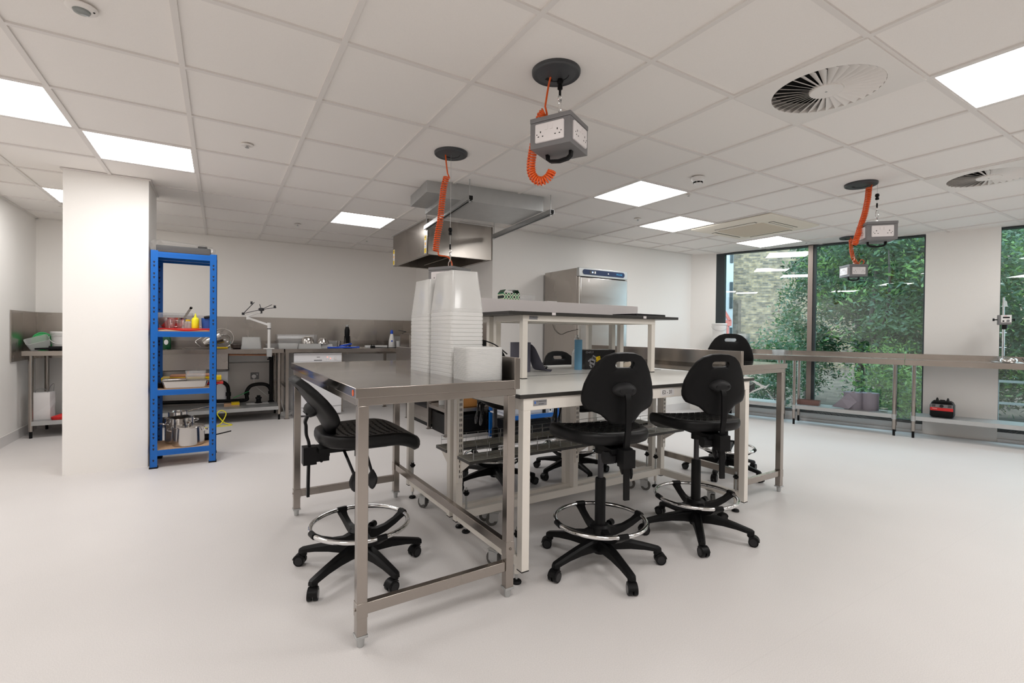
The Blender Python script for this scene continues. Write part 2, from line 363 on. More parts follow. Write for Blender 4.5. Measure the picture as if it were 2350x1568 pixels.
# ---------------------------------------------------------------- steel tables (island ends)
def steel_table(name, label, x0, x1, y0, y1, z, up_side):
    "up_side: +1 upstand on the +x edge, -1 on the -x edge"
    cx, cy = (x0 + x1) / 2, (y0 + y1) / 2
    t = thing(name, label, 'table', W(cx, cy), IA, 'steel tables at the two ends of the island')
    hx, hy = (x1 - x0) / 2, (y1 - y0) / 2
    m = MB(); m.box(-hx, -hy, z - .037, hx, hy, z); m.mi = [1, 1, 0, 0, 0, 0]; m.mi = [0, 1, 0, 0, 0, 1 if up_side > 0 else 0]
    m.build('worktop', ['steel', 'steel_top'], t, bevel=.002)
    m = MB(); a, b = (hx - .028, hx) if up_side > 0 else (-hx, -hx + .028)
    m.box(a, -hy - .001, z - .040, b, hy + .001, z + .096); m.build('upstand', 'steel', t, bevel=.002)
    m = MB(); i = .012
    m.box(-hx + i, -hy + i, z - .067, hx - i, -hy + i + .025, z - .0375); m.box(-hx + i, hy - i - .025, z - .067, hx - i, hy - i, z - .0375)
    m.box(-hx + i, -hy + i + .025, z - .067, -hx + i + .025, hy - i - .025, z - .0375); m.box(hx - i - .025, -hy + i + .025, z - .067, hx - i, hy - i - .025, z - .0375)
    m.build('apron', 'steel', t, bevel=.0015)
    L = .019; lx, ly = hx - i - L - .002, hy - i - L
    for sx in (-1, 1):
        for sy in (-1, 1):
            g = MB(); g.box(sx * lx - L, sy * ly - L, .045, sx * lx + L, sy * ly + L, z - .067)
            lg = g.build('leg', 'steel', t, bevel=.002)
            g = MB(); g.box(sx * lx - L - .003, sy * ly - L - .003, .036, sx * lx + L + .003, sy * ly + L + .003, .0455)
            g.lathe([(.0125, 0), (.013, .004), (.0155, .03), (.0155, .036)], 12, (sx * lx, sy * ly, 0)); g.build('foot', 'galv', lg, bevel=.001)
    u = up_side
    r = MB(); r.box(-lx + L, -ly - .012, .117, lx - L, -ly + .016, .159); r.build('rail', 'steel', t, bevel=.002)
    r = MB(); r.box(-lx + L, ly - .016, .117, lx - L, ly + .012, .159); r.build('rail', 'steel', t, bevel=.002)
    r = MB(); r.box(u * lx - .014, -ly + L, .195, u * lx + .014, ly - L, .238); r.build('rail', 'steel', t, bevel=.002)
    for sy in (-1, 1):
        g = MB(); g.box(u * lx - L - .0015, sy * (ly - 0) - L - .0015, .185, u * lx + L + .0015, sy * ly + L + .0015, .245)
        g.cyl((u * lx, sy * (ly + L), .215), (u * lx, sy * (ly + L + .005), .215), .006, 10)
        g.cyl((u * (lx - 0), sy * (ly + L), .215), (u * lx, sy * (ly + L + .005), .215), .006, 10); g.build('bracket', 'steel', t, bevel=.001)
        g = MB(); g.box(-u * lx - L - .0015, sy * ly - L - .0015, .11, -u * lx + L + .0015, sy * ly + L + .0015, .165)
        g.cyl((-u * (lx + L), sy * ly, .138), (-u * (lx + L + .005), sy * ly, .138), .006, 10); g.build('bracket', 'steel', t, bevel=.001)
    return t
st = steel_table('steel_table', 'stainless steel table with a side upstand, nearest the camera, carrying the stacked tubs', .45, 1.15, 1.725, 3.245, .948, 1)
rt = steel_table('steel_table', 'stainless steel table at the far right end of the white benches, its top bare', 3.02, 3.605, 1.865, 3.40, .948, -1)
s = MB(); s.lathe([(.0, 0), (.012, 0), (.012, .0006), (0, .0006)], 20); s.build('sticker', 'orange', st, loc=(-.3505, -.725, .928), rot=(0, -PI / 2, 0), smooth=0)

# ---------------------------------------------------------------- white benches
def caster_mb(m, x, y, ang, zt=.095):
    M0 = m.M.copy(); m.M = m.M @ Matrix.Translation((x, y, 0)) @ Matrix.Rotation(ang, 4, 'Z')
    m.m = 1; m.cyl((.02, -.012, .035), (.02, .012, .035), .035, 20)
    m.m = 0; m.cyl((.02, -.0135, .035), (.02, .0135, .035), .018, 12)
    m.box(-.018, -.019, .03, .035, -.015, .078); m.box(-.018, .015, .03, .035, .019, .078); m.box(-.022, -.019, .075, .035, .019, .08)
    m.cyl((0, 0, .08), (0, 0, .086), .022, 16); m.box(-.035, -.03, .086, .035, .03, zt)
    m.M = M0; m.m = 0
def bench(label, y0, y1, rear_first):
    "y0 front edge, y1 back edge (island axes); rear_first: legs in the middle belong to the y1 side when True"
    x0, x1, z = 1.168, 2.985, .878
    cx = (x0 + x1) / 2; t = thing('lab_bench', label, 'workbench', W(cx, y0), IA, 'white height-adjustable benches standing back to back')
    X0, X1 = x0 - cx, x1 - cx; D = y1 - y0
    m = MB(); m.box(X0, 0, z - .019, X1, D, z - .0008); m.build('worktop_edge', 'black_edge', t, bevel=.002)
    m = MB(); m.box(X0 + .0015, .0015, z - .0008, X1 - .0015, D - .0015, z); m.build('worktop', 'white_lam', t, smooth=0)
    La, Lb = 1.192 - cx, 2.902 - cx; w_ = .04
    ys = [.008, D - .052]
    inner = 1 if rear_first else 0
    m = MB(); m.box(La, ys[0], z - .075, Lb + w_, ys[0] + w_, z - .0195); m.box(La, ys[1], z - .075, Lb + w_, ys[1] + w_, z - .0195)
    m.box(La, ys[0] + w_, z - .075, La + w_, ys[1], z - .0195); m.box(Lb, ys[0] + w_, z - .075, Lb + w_, ys[1], z - .0195)
    m.build('top_frame', 'white_paint', t, bevel=.002)
    for xx in (La, Lb):
        for yy in ys:
            g = MB(); g.box(xx, yy, .082, xx + w_, yy + w_, z - .075); lg = g.build('leg', 'white_paint', t, bevel=.002)
            g = MB(); g.box(xx, yy, .078, xx + w_, yy + w_, .082); g.build('end_cap', 'black', lg, smooth=0)
    yi = ys[inner]; mid = (La + Lb + w_) / 2
    g = MB(); g.box(mid - .02, yi, .135, mid + .02, yi + w_, z - .075); g.build('leg', 'white_paint', t, bevel=.002)
    for xx in (La, Lb):
        g = MB(); g.box(xx + .003, ys[0] + w_, .088, xx + w_ - .003, ys[1], .135); g.build('end_rail', 'white_paint', t, bevel=.002)
    g = MB(); g.box(La + w_, yi + .003, .088, Lb, yi + w_ - .003, .135); g.build('long_rail', 'white_paint', t, bevel=.002)
    fy = ys[0] + w_ + .03 if rear_first else ys[1] - .03
    spots = [(La + .02, fy), (Lb + .02, fy), (La + w_ + .035, yi + .02), (Lb - .035, yi + .02)]
    for (fx, fyy) in spots:
        g = MB(); g.m = 0; g.lathe([(.011, .045), (.011, .09)], 12, (fx, fyy, 0)); g.m = 2; g.cyl((fx, fyy, .012), (fx, fyy, .258), .0055, 10)
        g.m = 1; g.lathe([(.022, 0), (.024, .006), (.02, .013), (.008, .018)], 20, (fx, fyy, 0))
        for k in range(5):
            a = k * 2 * PI / 5; g.cyl((fx, fyy, .225), (fx + .017 * math.cos(a), fyy + .017 * math.sin(a), .225), .0065, 8)
        g.cyl((fx, fyy, .213), (fx, fyy, .243), .011, 12)
        g.build('levelling_foot', ['white_paint', 'black', 'galv'], t)
    for (fx, fyy, a) in ((La + .02, (ys[0] + ys[1]) / 2 - .08 * (1 if rear_first else -1), 1.9), (Lb + .02, (ys[0] + ys[1]) / 2 - .08, 4.1), (Lb - .17 - (0 if rear_first else .07), yi + .02, -.9), (La + .27, yi + .02, 2.6)):
        g = MB(); caster_mb(g, fx, fyy, a, .088); g.build('caster', ['galv', 'grey_rubber'], t)
    # slotted uprights and the wire shelf
    sgn = -1 if rear_first else 1
    yf = yi if rear_first else yi + w_
    for xx in (La, mid - .02, Lb):
        g = MB(); g.m = 0; g.box(xx + .006, yf, .30, xx + w_ - .006, yf + sgn * .012, z - .076)
        g.m = 1
        for k in range(17):
            zz = .33 + k * .029
            for dx in (.012, .022): g.box(xx + dx, yf + sgn * .0105, zz, xx + dx + .004, yf + sgn * .0125, zz + .016)
        g.build('slotted_upright', ['white_paint', 'void'], t, smooth=0)
        g = MB(); a = yf + sgn * .012; x_ = xx + .018
        g.add([(x_, a, .44), (x_, a + sgn * .11, .44), (x_, a + sgn * .10, .425), (x_, a, .36), (x_ + .004, a, .44), (x_ + .004, a + sgn * .11, .44), (x_ + .004, a + sgn * .10, .425), (x_ + .004, a, .36)],
              [(0, 1, 2, 3), (7, 6, 5, 4), (0, 4, 5, 1), (1, 5, 6, 2), (2, 6, 7, 3), (3, 7, 4, 0)]); g.build('bracket', 'white_paint', t, smooth=0)
    ya, yb = sorted((yf + sgn * .012, yf + sgn * .158))
    g = MB(); g.m = 0; g.box(La - .0, ya, .441, Lb + w_ + .02, yb, .458); g.m = 1; g.box(La, ya + .001, .4582, Lb + w_ + .019, yb - .001, .4595)
    sh = g.build('shelf_board', ['black_edge', 'grey_lam'], t, smooth=0)
    g = MB(); xa, xb = La + .03, Lb + w_ - .02
    for yy, hh in ((ya + .012, .055), (yb - .012, .055)):
        g.tube([(xa, yy, .46 + hh), (xb, yy, .46 + hh)], .0016, 5); g.tube([(xa, yy, .46 + hh * .55), (xb, yy, .46 + hh * .55)], .0013, 5)
        n = int((xb - xa) / .085)
        for k in range(n + 1): g.tube([(xa + k * (xb - xa) / n, yy, .46), (xa + k * (xb - xa) / n, yy, .46 + hh)], .0014, 5)
    for k in range(5): yy = ya + .012 + k * (yb - ya - .024) / 4; g.tube([(xa, yy, .4605), (xb, yy, .4605)], .0014, 5)
    n = 14
    for k in range(n + 1): x_ = xa + k * (xb - xa) / n; g.tube([(x_, ya + .012, .4625), (x_, yb - .012, .4625)], .0014, 5)
    g.build('wire_basket', 'galv', sh)
    return t, cx, La, Lb, z
bA, bcx, bLa, bLb, bz = bench('white lab bench with black top edge in front, tagged E2 - 31', 1.75, 2.475, True)
bB = bench('white lab bench standing behind the E2 - 31 bench, back to back with it', 2.50, 3.225, False)[0]
def bench_marks():
    yf = 1.758 - 1.75
    s = MB(); s.box(1.245 - bcx, yf - .0012, .822, 1.32 - bcx, yf, .848); pl = s.build('maker_plate', 'label_grey', bA, smooth=0)
    text_mesh('W.H. MARSH & CO Ltd', .0055, 'ink', 'lettering', pl, (1.289 - bcx, yf - .0014, .841), (PI / 2, 0, 0)); text_mesh('lab furniture', .006, 'ink', 'lettering', pl, (1.289 - bcx, yf - .0014, .829), (PI / 2, 0, 0))
    s = MB(); s.box(1.251 - bcx, yf - .0016, .831, 1.258 - bcx, yf - .001, .843); s.build('emblem', 'ink_blue', pl, smooth=0)
    s = MB(); s.box(2.095 - bcx, yf - .001, .812, 2.205 - bcx, yf, .853); pl = s.build('bench_tag', 'white_pl', bA, smooth=0)
    text_mesh('E2 - 31', .029, 'ink', 'lettering', pl, (2.15 - bcx, yf - .0014, .832), (PI / 2, 0, 0))
    for k, tx in enumerate(('WARNING', 'DO NOT OVERLOAD BENCH', 'MAXIMUM LOAD EVENLY SPREAD', '300 KG')):
        text_mesh(tx, .0085, 'ink_red', 'warning_text', bA, (2.80 - bcx, yf - .0008, .848 - k * .010), (PI / 2, 0, 0))
bench_marks()

# ---------------------------------------------------------------- overhead shelves on the benches
def overhead(label, y0, y1, tagp, panel):
    x0, x1, z = 1.455, 2.925, 1.276; zb = .8785
    cx = (x0 + x1) / 2; t = thing('overhead_shelf', label, 'shelf', W(cx, y0, zb), IA, 'raised shelves standing on the white benches')
    D = y1 - y0; h = z - zb
    m = MB(); m.box(x0 - cx, 0, h - .019, x1 - cx, D, h); m.build('shelf_top', 'black_edge', t, bevel=.001)
    La, Lb = 1.572 - cx, 2.68 - cx; ys = [.035, D - .05]
    m = MB(); w_ = .036
    m.box(La, ys[0], h - .055, Lb + w_, ys[0] + w_, h - .0195); m.box(La, ys[1], h - .055, Lb + w_, ys[1] + w_, h - .0195)
    m.box(La, ys[0] + w_, h - .055, La + w_, ys[1], h - .0195); m.box(Lb, ys[0] + w_, h - .055, Lb + w_, ys[1], h - .0195); m.build('top_frame', 'white_paint', t, bevel=.0015)
    for xx in (La, Lb):
        for yy in ys:
            g = MB(); g.box(xx, yy, .004, xx + w_, yy + w_, h - .055); lg = g.build('leg', 'white_paint', t, bevel=.0015)
            g = MB(); g.box(xx, yy, 0, xx + w_, yy + w_, .004); g.build('end_cap', 'black', lg, smooth=0)
    if tagp:
        s = MB(); s.box(La + .045, ys[0] - .0012, h - .045, La + .105, ys[0], h - .024); pl = s.build('maker_plate', 'label_grey', t, smooth=0)
        text_mesh('W.H. MARSH & CO Ltd', .006, 'ink', 'lettering', pl, (La + .08, ys[0] - .0015, h - .031), (PI / 2, 0, 0))
        for xx in (1.76, 2.555):
            s = MB(); s.box(xx - cx, -.0008, h - .017, xx + .028 - cx, 0, h - .001); s.build('price_label', 'socket_white', t, smooth=0)
    if panel:
        m = MB(); m.box(x0 - cx, D - .001 - .018, h + .0005, 2.90 - cx, D - .001, h + .094); m.build('back_panel', 'socket_white', t, smooth=0, bevel=.001)
        for xx in (1.69, 1.715):
            m = MB(); m.box(xx - cx, D - .05, h + .0005, xx + .008 - cx, D - .035, h + .022); m.build('peg', 'white_pl', t, smooth=0)
    return t
oh1 = overhead('white framed overhead shelf with black top on the E2 - 31 bench, maker plate on it', 2.30, 2.69, True, True)
oh2 = overhead('white framed overhead shelf with black top behind the first one, on the rear bench', 2.695, 3.05, False, False)

# ---------------------------------------------------------------- swivel stools
def stool_meshes():
    S = {}
    # base, five arms
    m = MB(); m.lathe([(.03, .055), (.038, .07), (.04, .12), (.036, .135)], 20)
    for k in range(5):
        a = 2 * PI * k / 5; M0 = m.M; m.M = Matrix.Rotation(a, 4, 'Z'); rings = []
        for x, zt, hh, w_ in ((.02, .135, .062, .060), (.08, .131, .05, .052), (.15, .120, .038, .046), (.22, .105, .028, .042), (.27, .093, .024, .040), (.298, .086, .024, .036), (.308, .08, .02, .024)):
            rings.append([(x, -w_ / 2, zt - hh), (x, w_ / 2, zt - hh), (x, w_ / 2 * .95, zt - .008), (x, w_ / 2 * .55, zt), (x, -w_ / 2 * .55, zt), (x, -w_ / 2 * .95, zt - .008)])
        m.loft(rings); m.cyl((.288, 0, .05), (.288, 0, .082), .017, 14); m.M = M0
    S['base'] = m.mesh('base', 'black')
    # caster (local origin at stem)
    m = MB(); m.cyl((0, 0, .046), (0, 0, .055), .014, 12)
    for sy in (-1, 1):
        m.m = 0; m.cyl((.016, sy * .004, .0255), (.016, sy * .0215, .0255), .0255, 22); m.m = 1; m.cyl((.016, sy * .0215, .0255), (.016, sy * .0222, .0255), .019, 18)
    m.m = 0; rings = []
    for k in range(9):
        a = R(-10 + 130 * k / 8 + 20); rr = .031; x = .016 - math.cos(a) * rr * -1; z_ = .0255 + math.sin(a) * rr
        rings.append([(.016 + math.cos(a) * .0265, -.021, .0255 + math.sin(a) * .0265), (.016 + math.cos(a) * .0265, .021, .0255 + math.sin(a) * .0265), (.016 + math.cos(a) * .031, .02, .0255 + math.sin(a) * .031), (.016 + math.cos(a) * .031, -.02, .0255 + math.sin(a) * .031)])
    m.loft(rings); S['caster'] = m.mesh('caster', ['black', 'black_gloss'])
    # foot ring
    m = MB(); m.m = 0; m.tube([(.225 * math.cos(2 * PI * k / 72), .225 * math.sin(2 * PI * k / 72), .222) for k in range(72)], .0105, 12, closed=True)
    S['foot_ring'] = m.mesh('foot_ring', 'chrome')
    m = MB(); m.lathe([(.034, .135), (.05, .15), (.052, .19), (.04, .2), (.028, .2)], 24)
    for k in range(4):
        a = 2 * PI * k / 4; M0 = m.M; m.M = Matrix.Rotation(a, 4, 'Z'); rings = []
        for x, zc, hh, w_ in ((.03, .165, .05, .05), (.08, .158, .038, .034), (.13, .168, .032, .030), (.18, .19, .028, .032), (.212, .212, .024, .044), (.236, .224, .02, .050)):
            rings.append([(x, -w_ / 2, zc - hh / 2), (x, w_ / 2, zc - hh / 2), (x, w_ / 2 * .8, zc + hh / 2), (x, -w_ / 2 * .8, zc + hh / 2)])
        m.loft(rings); m.cyl((.225, -.024, .222), (.225, .024, .222), .014, 12); m.M = M0
    m.cyl((.045, .03, .172), (.085, .055, .172), .006, 8); m.cyl((.08, .052, .172), (.105, .068, .172), .017, 10)
    S['ring_spider'] = m.mesh('ring_spider', 'black')
    # seat: top grid by rings, waterfall front (+x)
    def outline(n=56):
        P = []
        for k in range(n):
            a = 2 * PI * k / n; c, s_ = math.cos(a), math.sin(a); e = .62
            x = .235 * math.copysign(abs(c) ** e, c); y = .222 * math.copysign(abs(s_) ** e, s_)
            y *= 1 + (.0 if x > 0 else -.10 * (-x / .235))
            P.append((x + .03, y))
        return P
    O = outline(); n = len(O)
    def ztop(x, y, f):
        z = .052 - max(0, x - .10) ** 2 * 1.9 + .012 * min(1, max(0, (-x) / .2)) ** 2
        z += .012 * (abs(y) / .22) ** 3 - .010 * math.exp(-((x + .03) ** 2 + y * y) / .012)
        return z
    rings = []
    for f in (.04, .15, .3, .45, .6, .75, .88, .95): rings.append([(.03 + (x - .03) * f, y * f, ztop(.03 + (x - .03) * f, y * f, f)) for x, y in O])
    for f, dz in ((.985, -.006), (1.0, -.018), (1.0, -.036), (.975, -.052), (.90, -.062)):
        rings.append([(.03 + (x - .03) * f, y * f, ztop(x, y, 1) + dz) for x, y in O])
    rings.append([(.03 + (x - .03) * .6, y * .6, -.012) for x, y in O])
    m = MB(); m.loft(rings)
    for ix in range(10):
        for iy in range(-4, 5):
            x = -.125 + ix * .031; y = iy * .040 + (.020 if ix % 2 else 0)
            if ((x - .03) / .19) ** 2 + (y / .185) ** 2 > 1: continue
            for sy in (-1, 1):
                pts = [(x + .009, y), (x, y + sy * .017), (x - .005, y + sy * .017), (x + .004, y)]
                vs = [(px_, py_, ztop(px_, py_, 1) - .003) for px_, py_ in pts] + [(px_ * 1, py_, ztop(px_, py_, 1) + .0022) for px_, py_ in pts]
                m.add(vs, [(3, 2, 1, 0), (4, 5, 6, 7), (0, 1, 5, 4), (1, 2, 6, 5), (2, 3, 7, 6), (3, 0, 4, 7)])
    S['seat'] = m.mesh('seat', 'seat_pu', smooth=60)
    m = MB(); m.box(-.20, -.055, -.034, .11, .055, -.012); m.box(-.26, -.028, -.05, -.16, .028, -.02)
    m.cyl((0, 0, -.075), (0, 0, -.03), .03, 18)
    S['mechanism'] = m.mesh('mechanism', 'black')
    m = MB(); m.box(-.262, -.03, -.085, -.205, .03, -.005); m.box(-.215, -.026, -.075, -.15, .026, -.015)
    for z_ in (-.072, -.02): m.cyl((-.185, -.0265, z_), (-.185, -.031, z_), .007, 10); m.cyl((-.185, .0265, z_), (-.185, .031, z_), .007, 10)
    S['clamp'] = m.mesh('clamp', 'black')
    m = MB(); rings = []
    for y in (.03, .075):
        rings.append([(-.165 + .03 * math.cos(k * PI / 8) * (1 if k % 2 else .93), y, -.055 + .03 * math.sin(k * PI / 8) * (1 if k % 2 else .93)) for k in range(16)])
    m.loft(rings); m.cyl((-.165, .0, -.055), (-.165, .03, -.055), .01, 10); S['knob'] = m.mesh('knob', 'pu_grey')
    for nm, x0, x1 in (('lever', -.09, -.06), ('lever2', .0, .02)):
        m = MB(); m.tube([(x0, -.05, -.03), (x0 + .004, -.10, -.055), (x1, -.125, -.13)], .007, 8)
        rings = []
        for zz, w_, th in ((-.115, .012, .008), (-.135, .034, .012), (-.155, .05, .013), (-.175, .046, .012), (-.195, .026, .010), (-.203, .008, .006)):
            rings.append([(x1 + w_ / 2 * math.cos(a), -.127 - (zz + .115) * -.1 + th / 2 * math.sin(a), zz) for a in [2 * PI * k / 12 for k in range(12)]])
        m.loft(rings); S[nm] = m.mesh('lever', 'black_gloss')
    # backrest pad
    half = [(0, .165), (.05, .162), (.09, .148), (.125, .118), (.155, .07), (.178, .015), (.19, -.04), (.188, -.078), (.17, -.102), (.14, -.112), (.108, -.122), (.084, -.142), (.066, -.16), (.05, -.168), (0, -.168)]
    full = half + [(-y, z) for y, z in half[-2:0:-1]]
    c0 = (0, .108)
    def ray_hit(poly, a):
        d = (math.cos(a), math.sin(a)); best = 0
        for i in range(len(poly)):
            (ax, ay), (bx, by) = poly[i], poly[(i + 1) % len(poly)]
            ax -= c0[0]; bx -= c0[0]; ay -= c0[1]; by -= c0[1]
            ex, ey = bx - ax, by - ay; den = d[0] * ey - d[1] * ex
            if abs(den) < 1e-9: continue
            tt = (ax * ey - ay * ex) / den; uu = (ax * d[1] - ay * d[0]) / den
            if tt > 0 and -1e-6 <= uu <= 1 + 1e-6: best = max(best, tt)
        return best
    slot = [(c0[0] + x, c0[1] + y) for x, y in rrect(.094, .03, .0145, 6)]
    N = 96; outer = []; inn = []
    angs = [2 * PI * (k + .5) / N for k in range(N)]
    # denser towards the lower tail
    for a in angs: outer.append(ray_hit(full, a)); inn.append(ray_hit(slot, a))
    def P(a, r, off):
        y = c0[0] + math.cos(a) * r; z = c0[1] + math.sin(a) * r
        x = 1.05 * y * y - .55 * (z - .02) ** 2 * (1 if z < .02 else .5)
        return (x + off, y, z)
    T = .017; rings = []
    for f, o in ((0, T * .6), (.06, T), (.3, T), (.55, T), (.8, T), (.93, T * .95), (.985, T * .6), (1, 0), (.985, -T * .6), (.93, -T), (.8, -T), (.55, -T), (.3, -T), (.06, -T), (0, -T * .6)):
        rings.append([P(angs[k], inn[k] + (outer[k] - inn[k]) * f, o) for k in range(N)])
    m = MB(); m.loft(rings, cap=False)
    nn = len(rings); o_ = len(m.v)
    m.f += [((nn - 1) * N + k, (nn - 1) * N + (k + 1) % N, (k + 1) % N, k) for k in range(N)]; m.mi += [0] * N
    S['backrest'] = m.mesh('backrest', 'black_pu', smooth=50)
    m = MB(); rings = []
    for x, sy, sz, zc in ((-.012, .062, .038, 0), (-.03, .06, .036, 0), (-.045, .048, .028, -.002), (-.052, .03, .016, -.004)):
        rings.append([(x, sy * math.cos(a), zc - .01 + sz * math.sin(a) * (1 if math.sin(a) > 0 else .8)) for a in [2 * PI * k / 24 for k in range(24)]])
    m.loft(rings)
    for sy in (-1, 1): m.cyl((-.05, sy * .033, -.006), (-.0535, sy * .033, -.006), .0075, 12)
    S['bracket'] = m.mesh('bracket', 'pu_grey')
    return S
def seat_material(): mat('seat_pu', (.006, .006, .0065), .42, spec=.3)
seat_material()
SM = stool_meshes()
def link(name, me, parent, loc=(0, 0, 0), rz=0, ry=0):
    o = bpy.data.objects.new(name, me); COL.objects.link(o); o.parent = parent
    o.matrix_local = Matrix.Translation(loc) @ Matrix.Rotation(rz, 4, 'Z') @ Matrix.Rotation(ry, 4, 'Y'); return o
def stool(label, x, y, base_deg, face_deg, seat_z, pad_z, tilt, casters, spider=20):
    """seat_z: height of the seat underside plate; pad_z: pad centre above it; tilt: pad lean (deg)"""
    t = thing('swivel_stool', label, 'stool', (x, y, 0), 0, 'black draughtsman stools with foot rings')
    b = R(base_deg); f = R(face_deg)
    link('base', SM['base'], t, rz=b)
    for k in range(5):
        a = b + 2 * PI * k / 5; link('caster', SM['caster'], t, (.288 * math.cos(a), .288 * math.sin(a), 0), R(casters[k]))
    link('foot_ring', SM['foot_ring'], t, rz=b); link('ring_spider', SM['ring_spider'], t, rz=R(spider))
    m = MB(); m.lathe([(.0265, .12), (.0265, .425), (.024, .43), (.015, .43)], 20); m.build('column_sleeve', 'black', t)
    m = MB(); m.cyl((0, 0, .425), (0, 0, seat_z - .07), .0145, 16); m.build('gas_piston', 'dark_metal', t)
    for nm, key in (('seat', 'seat'), ('mechanism', 'mechanism'), ('clamp', 'clamp'), ('knob', 'knob'), ('lever', 'lever'), ('lever', 'lever2')):
        link(nm, SM[key], t, (0, 0, seat_z), f)
    tl = R(-tilt)
    Rf = Matrix.Rotation(f, 4, 'Z')
    px = -.235 - math.sin(R(tilt)) * .05; pc = Rf @ Vector((px + .05, 0, 0)); loc = (pc.x, pc.y, seat_z + pad_z)
    pad = link('backrest', SM['backrest'], t, loc, f, tl); br_ = link('bracket', SM['bracket'], t, loc, f, tl)
    # post: straight flat bar below the clamp, curved up to the bracket
    m = MB(); q = (Matrix.Rotation(tl, 4, 'Y') @ Vector((-.045, 0, -.02))); ex, ez = px + .05 + q.x, pad_z + q.z
    pts = [(-.238, 0, -.235), (-.236, 0, -.1), (-.234, 0, .0), (-.246, 0, ez * .35), (-.252 + .3 * (ex + .252), 0, ez * .65), (ex - .012, 0, ez - .03), (ex, 0, ez)]
    rings = []
    P = [Vector(p) for p in pts]; Q = []
    for i in range(len(P) - 1):
        p0 = P[max(0, i - 1)]; p1 = P[i]; p2 = P[i + 1]; p3 = P[min(len(P) - 1, i + 2)]
        for k in range(4):
            u = k / 4; Q.append(.5 * ((2 * p1) + (-p0 + p2) * u + (2 * p0 - 5 * p1 + 4 * p2 - p3) * u * u + (-p0 + 3 * p1 - 3 * p2 + p3) * u ** 3))
    Q.append(P[-1])
    for i, p in enumerate(Q):
        d = (Q[min(i + 1, len(Q) - 1)] - Q[max(i - 1, 0)]).normalized(); nx = Vector((d.z, 0, -d.x)) * .006
        rings.append([p + Vector((0, -.0135, 0)) - nx, p + Vector((0, .0135, 0)) - nx, p + Vector((0, .0135, 0)) + nx, p + Vector((0, -.0135, 0)) + nx])
    m.loft(rings); link('back_post', m.mesh('back_post', 'black', smooth=50), t, (0, 0, seat_z), f)
    return t
stool('black swivel stool tucked under the near steel table, backrest leaning back', .586, 2.35, -1, 0, .625, .182, 34, [200, 170, 150, 250, 200], 10)
stool('black swivel stool drawn up to the white bench, backrest in front of the black box', 1.632, 1.805, -31, 77, .632, .272, 5, [-30, 60, 140, 200, 240], -14)
stool('black swivel stool drawn up to the white bench beside the E2 - 31 tag', 2.36, 1.800, -64, 70, .625, .262, 5, [-60, -20, 100, 170, 250], -22)
stool('black swivel stool behind the white benches, its backrest hidden by the tub stack', 1.79, 3.16, -32, -92, .66, .26, 10, [0, 60, 130, 190, 250])
stool('black swivel stool behind the white benches, top of its backrest showing over the worktop', 2.47, 3.10, -25, -95, .60, .235, 12, [10, 70, 130, 190, 260])
stool('black swivel stool beyond the far right steel table, backrest above the upstand', 3.60, 2.47, -15, 205, .70, .30, 6, [10, 60, 120, 200, 260])
# ---------------------------------------------------------------- hanging power boxes
def coil(m, path, Rr, turns, r, n=6):
    P = [Vector(p) for p in path]; d = [0]
    for i in range(1, len(P)): d.append(d[-1] + (P[i] - P[i - 1]).length)
    def at(s_):
        s_ = min(max(s_, 0), d[-1] - 1e-6)
        for i in range(1, len(P)):
            if s_ <= d[i]: return P[i - 1] + (P[i] - P[i - 1]) * ((s_ - d[i - 1]) / (d[i] - d[i - 1]))
    N = int(turns * 12); u = None; pts = []
    # smooth the path by sampling a moving average
    for k in range(N + 1):
        s_ = d[-1] * k / N; c = (at(s_ - .02) + at(s_) * 2 + at(s_ + .02)) / 4; T = (at(s_ + .025) - at(s_ - .025)).normalized()
        if u is None: u = T.cross(Vector((.3, 1, 0))).normalized()
        u = (u - T * u.dot(T)).normalized(); v = T.cross(u); a = 2 * PI * turns * k / N
        pts.append(c + (u * math.cos(a) + v * math.sin(a)) * Rr)
    m.tube(pts, r, n); return pts
def catmull(pts, n=6):
    P = [Vector(p) for p in pts]; Q = []
    for i in range(len(P) - 1):
        p0, p1, p2, p3 = P[max(0, i - 1)], P[i], P[i + 1], P[min(len(P) - 1, i + 2)]
        for k in range(n):
            u = k / n; Q.append(.5 * ((2 * p1) + (-p0 + p2) * u + (2 * p0 - 5 * p1 + 4 * p2 - p3) * u * u + (-p0 + 3 * p1 - 3 * p2 + p3) * u ** 3))
    Q.append(P[-1]); return Q
def socket_mesh():
    m = MB(); m.loft([rrect(.147, .087, .006, 3, z=0), rrect(.147, .087, .006, 3, z=.006), rrect(.141, .081, .006, 3, z=.0095)])
    for sx in (-1, 1): m.box(sx * .013 - .0065, .008, .0094, sx * .013 + .0065, .030, .0125)
    m.m = 1; z = .0099
    for sx in (-1, 1):
        cx = sx * .043
        m.box(cx - .0025, -.002, .009, cx + .0025, .0065, z); m.box(cx - .0145, -.0205, .009, cx - .0075, -.016, z); m.box(cx + .0075, -.0205, .009, cx + .0145, -.016, z)
        m.cyl((sx * .062, -.008, .009), (sx * .062, -.008, z + .0004), .0026, 8)
    return m.mesh('socket_plate', ['socket_white', 'void'], smooth=40)
SOCK = socket_mesh()
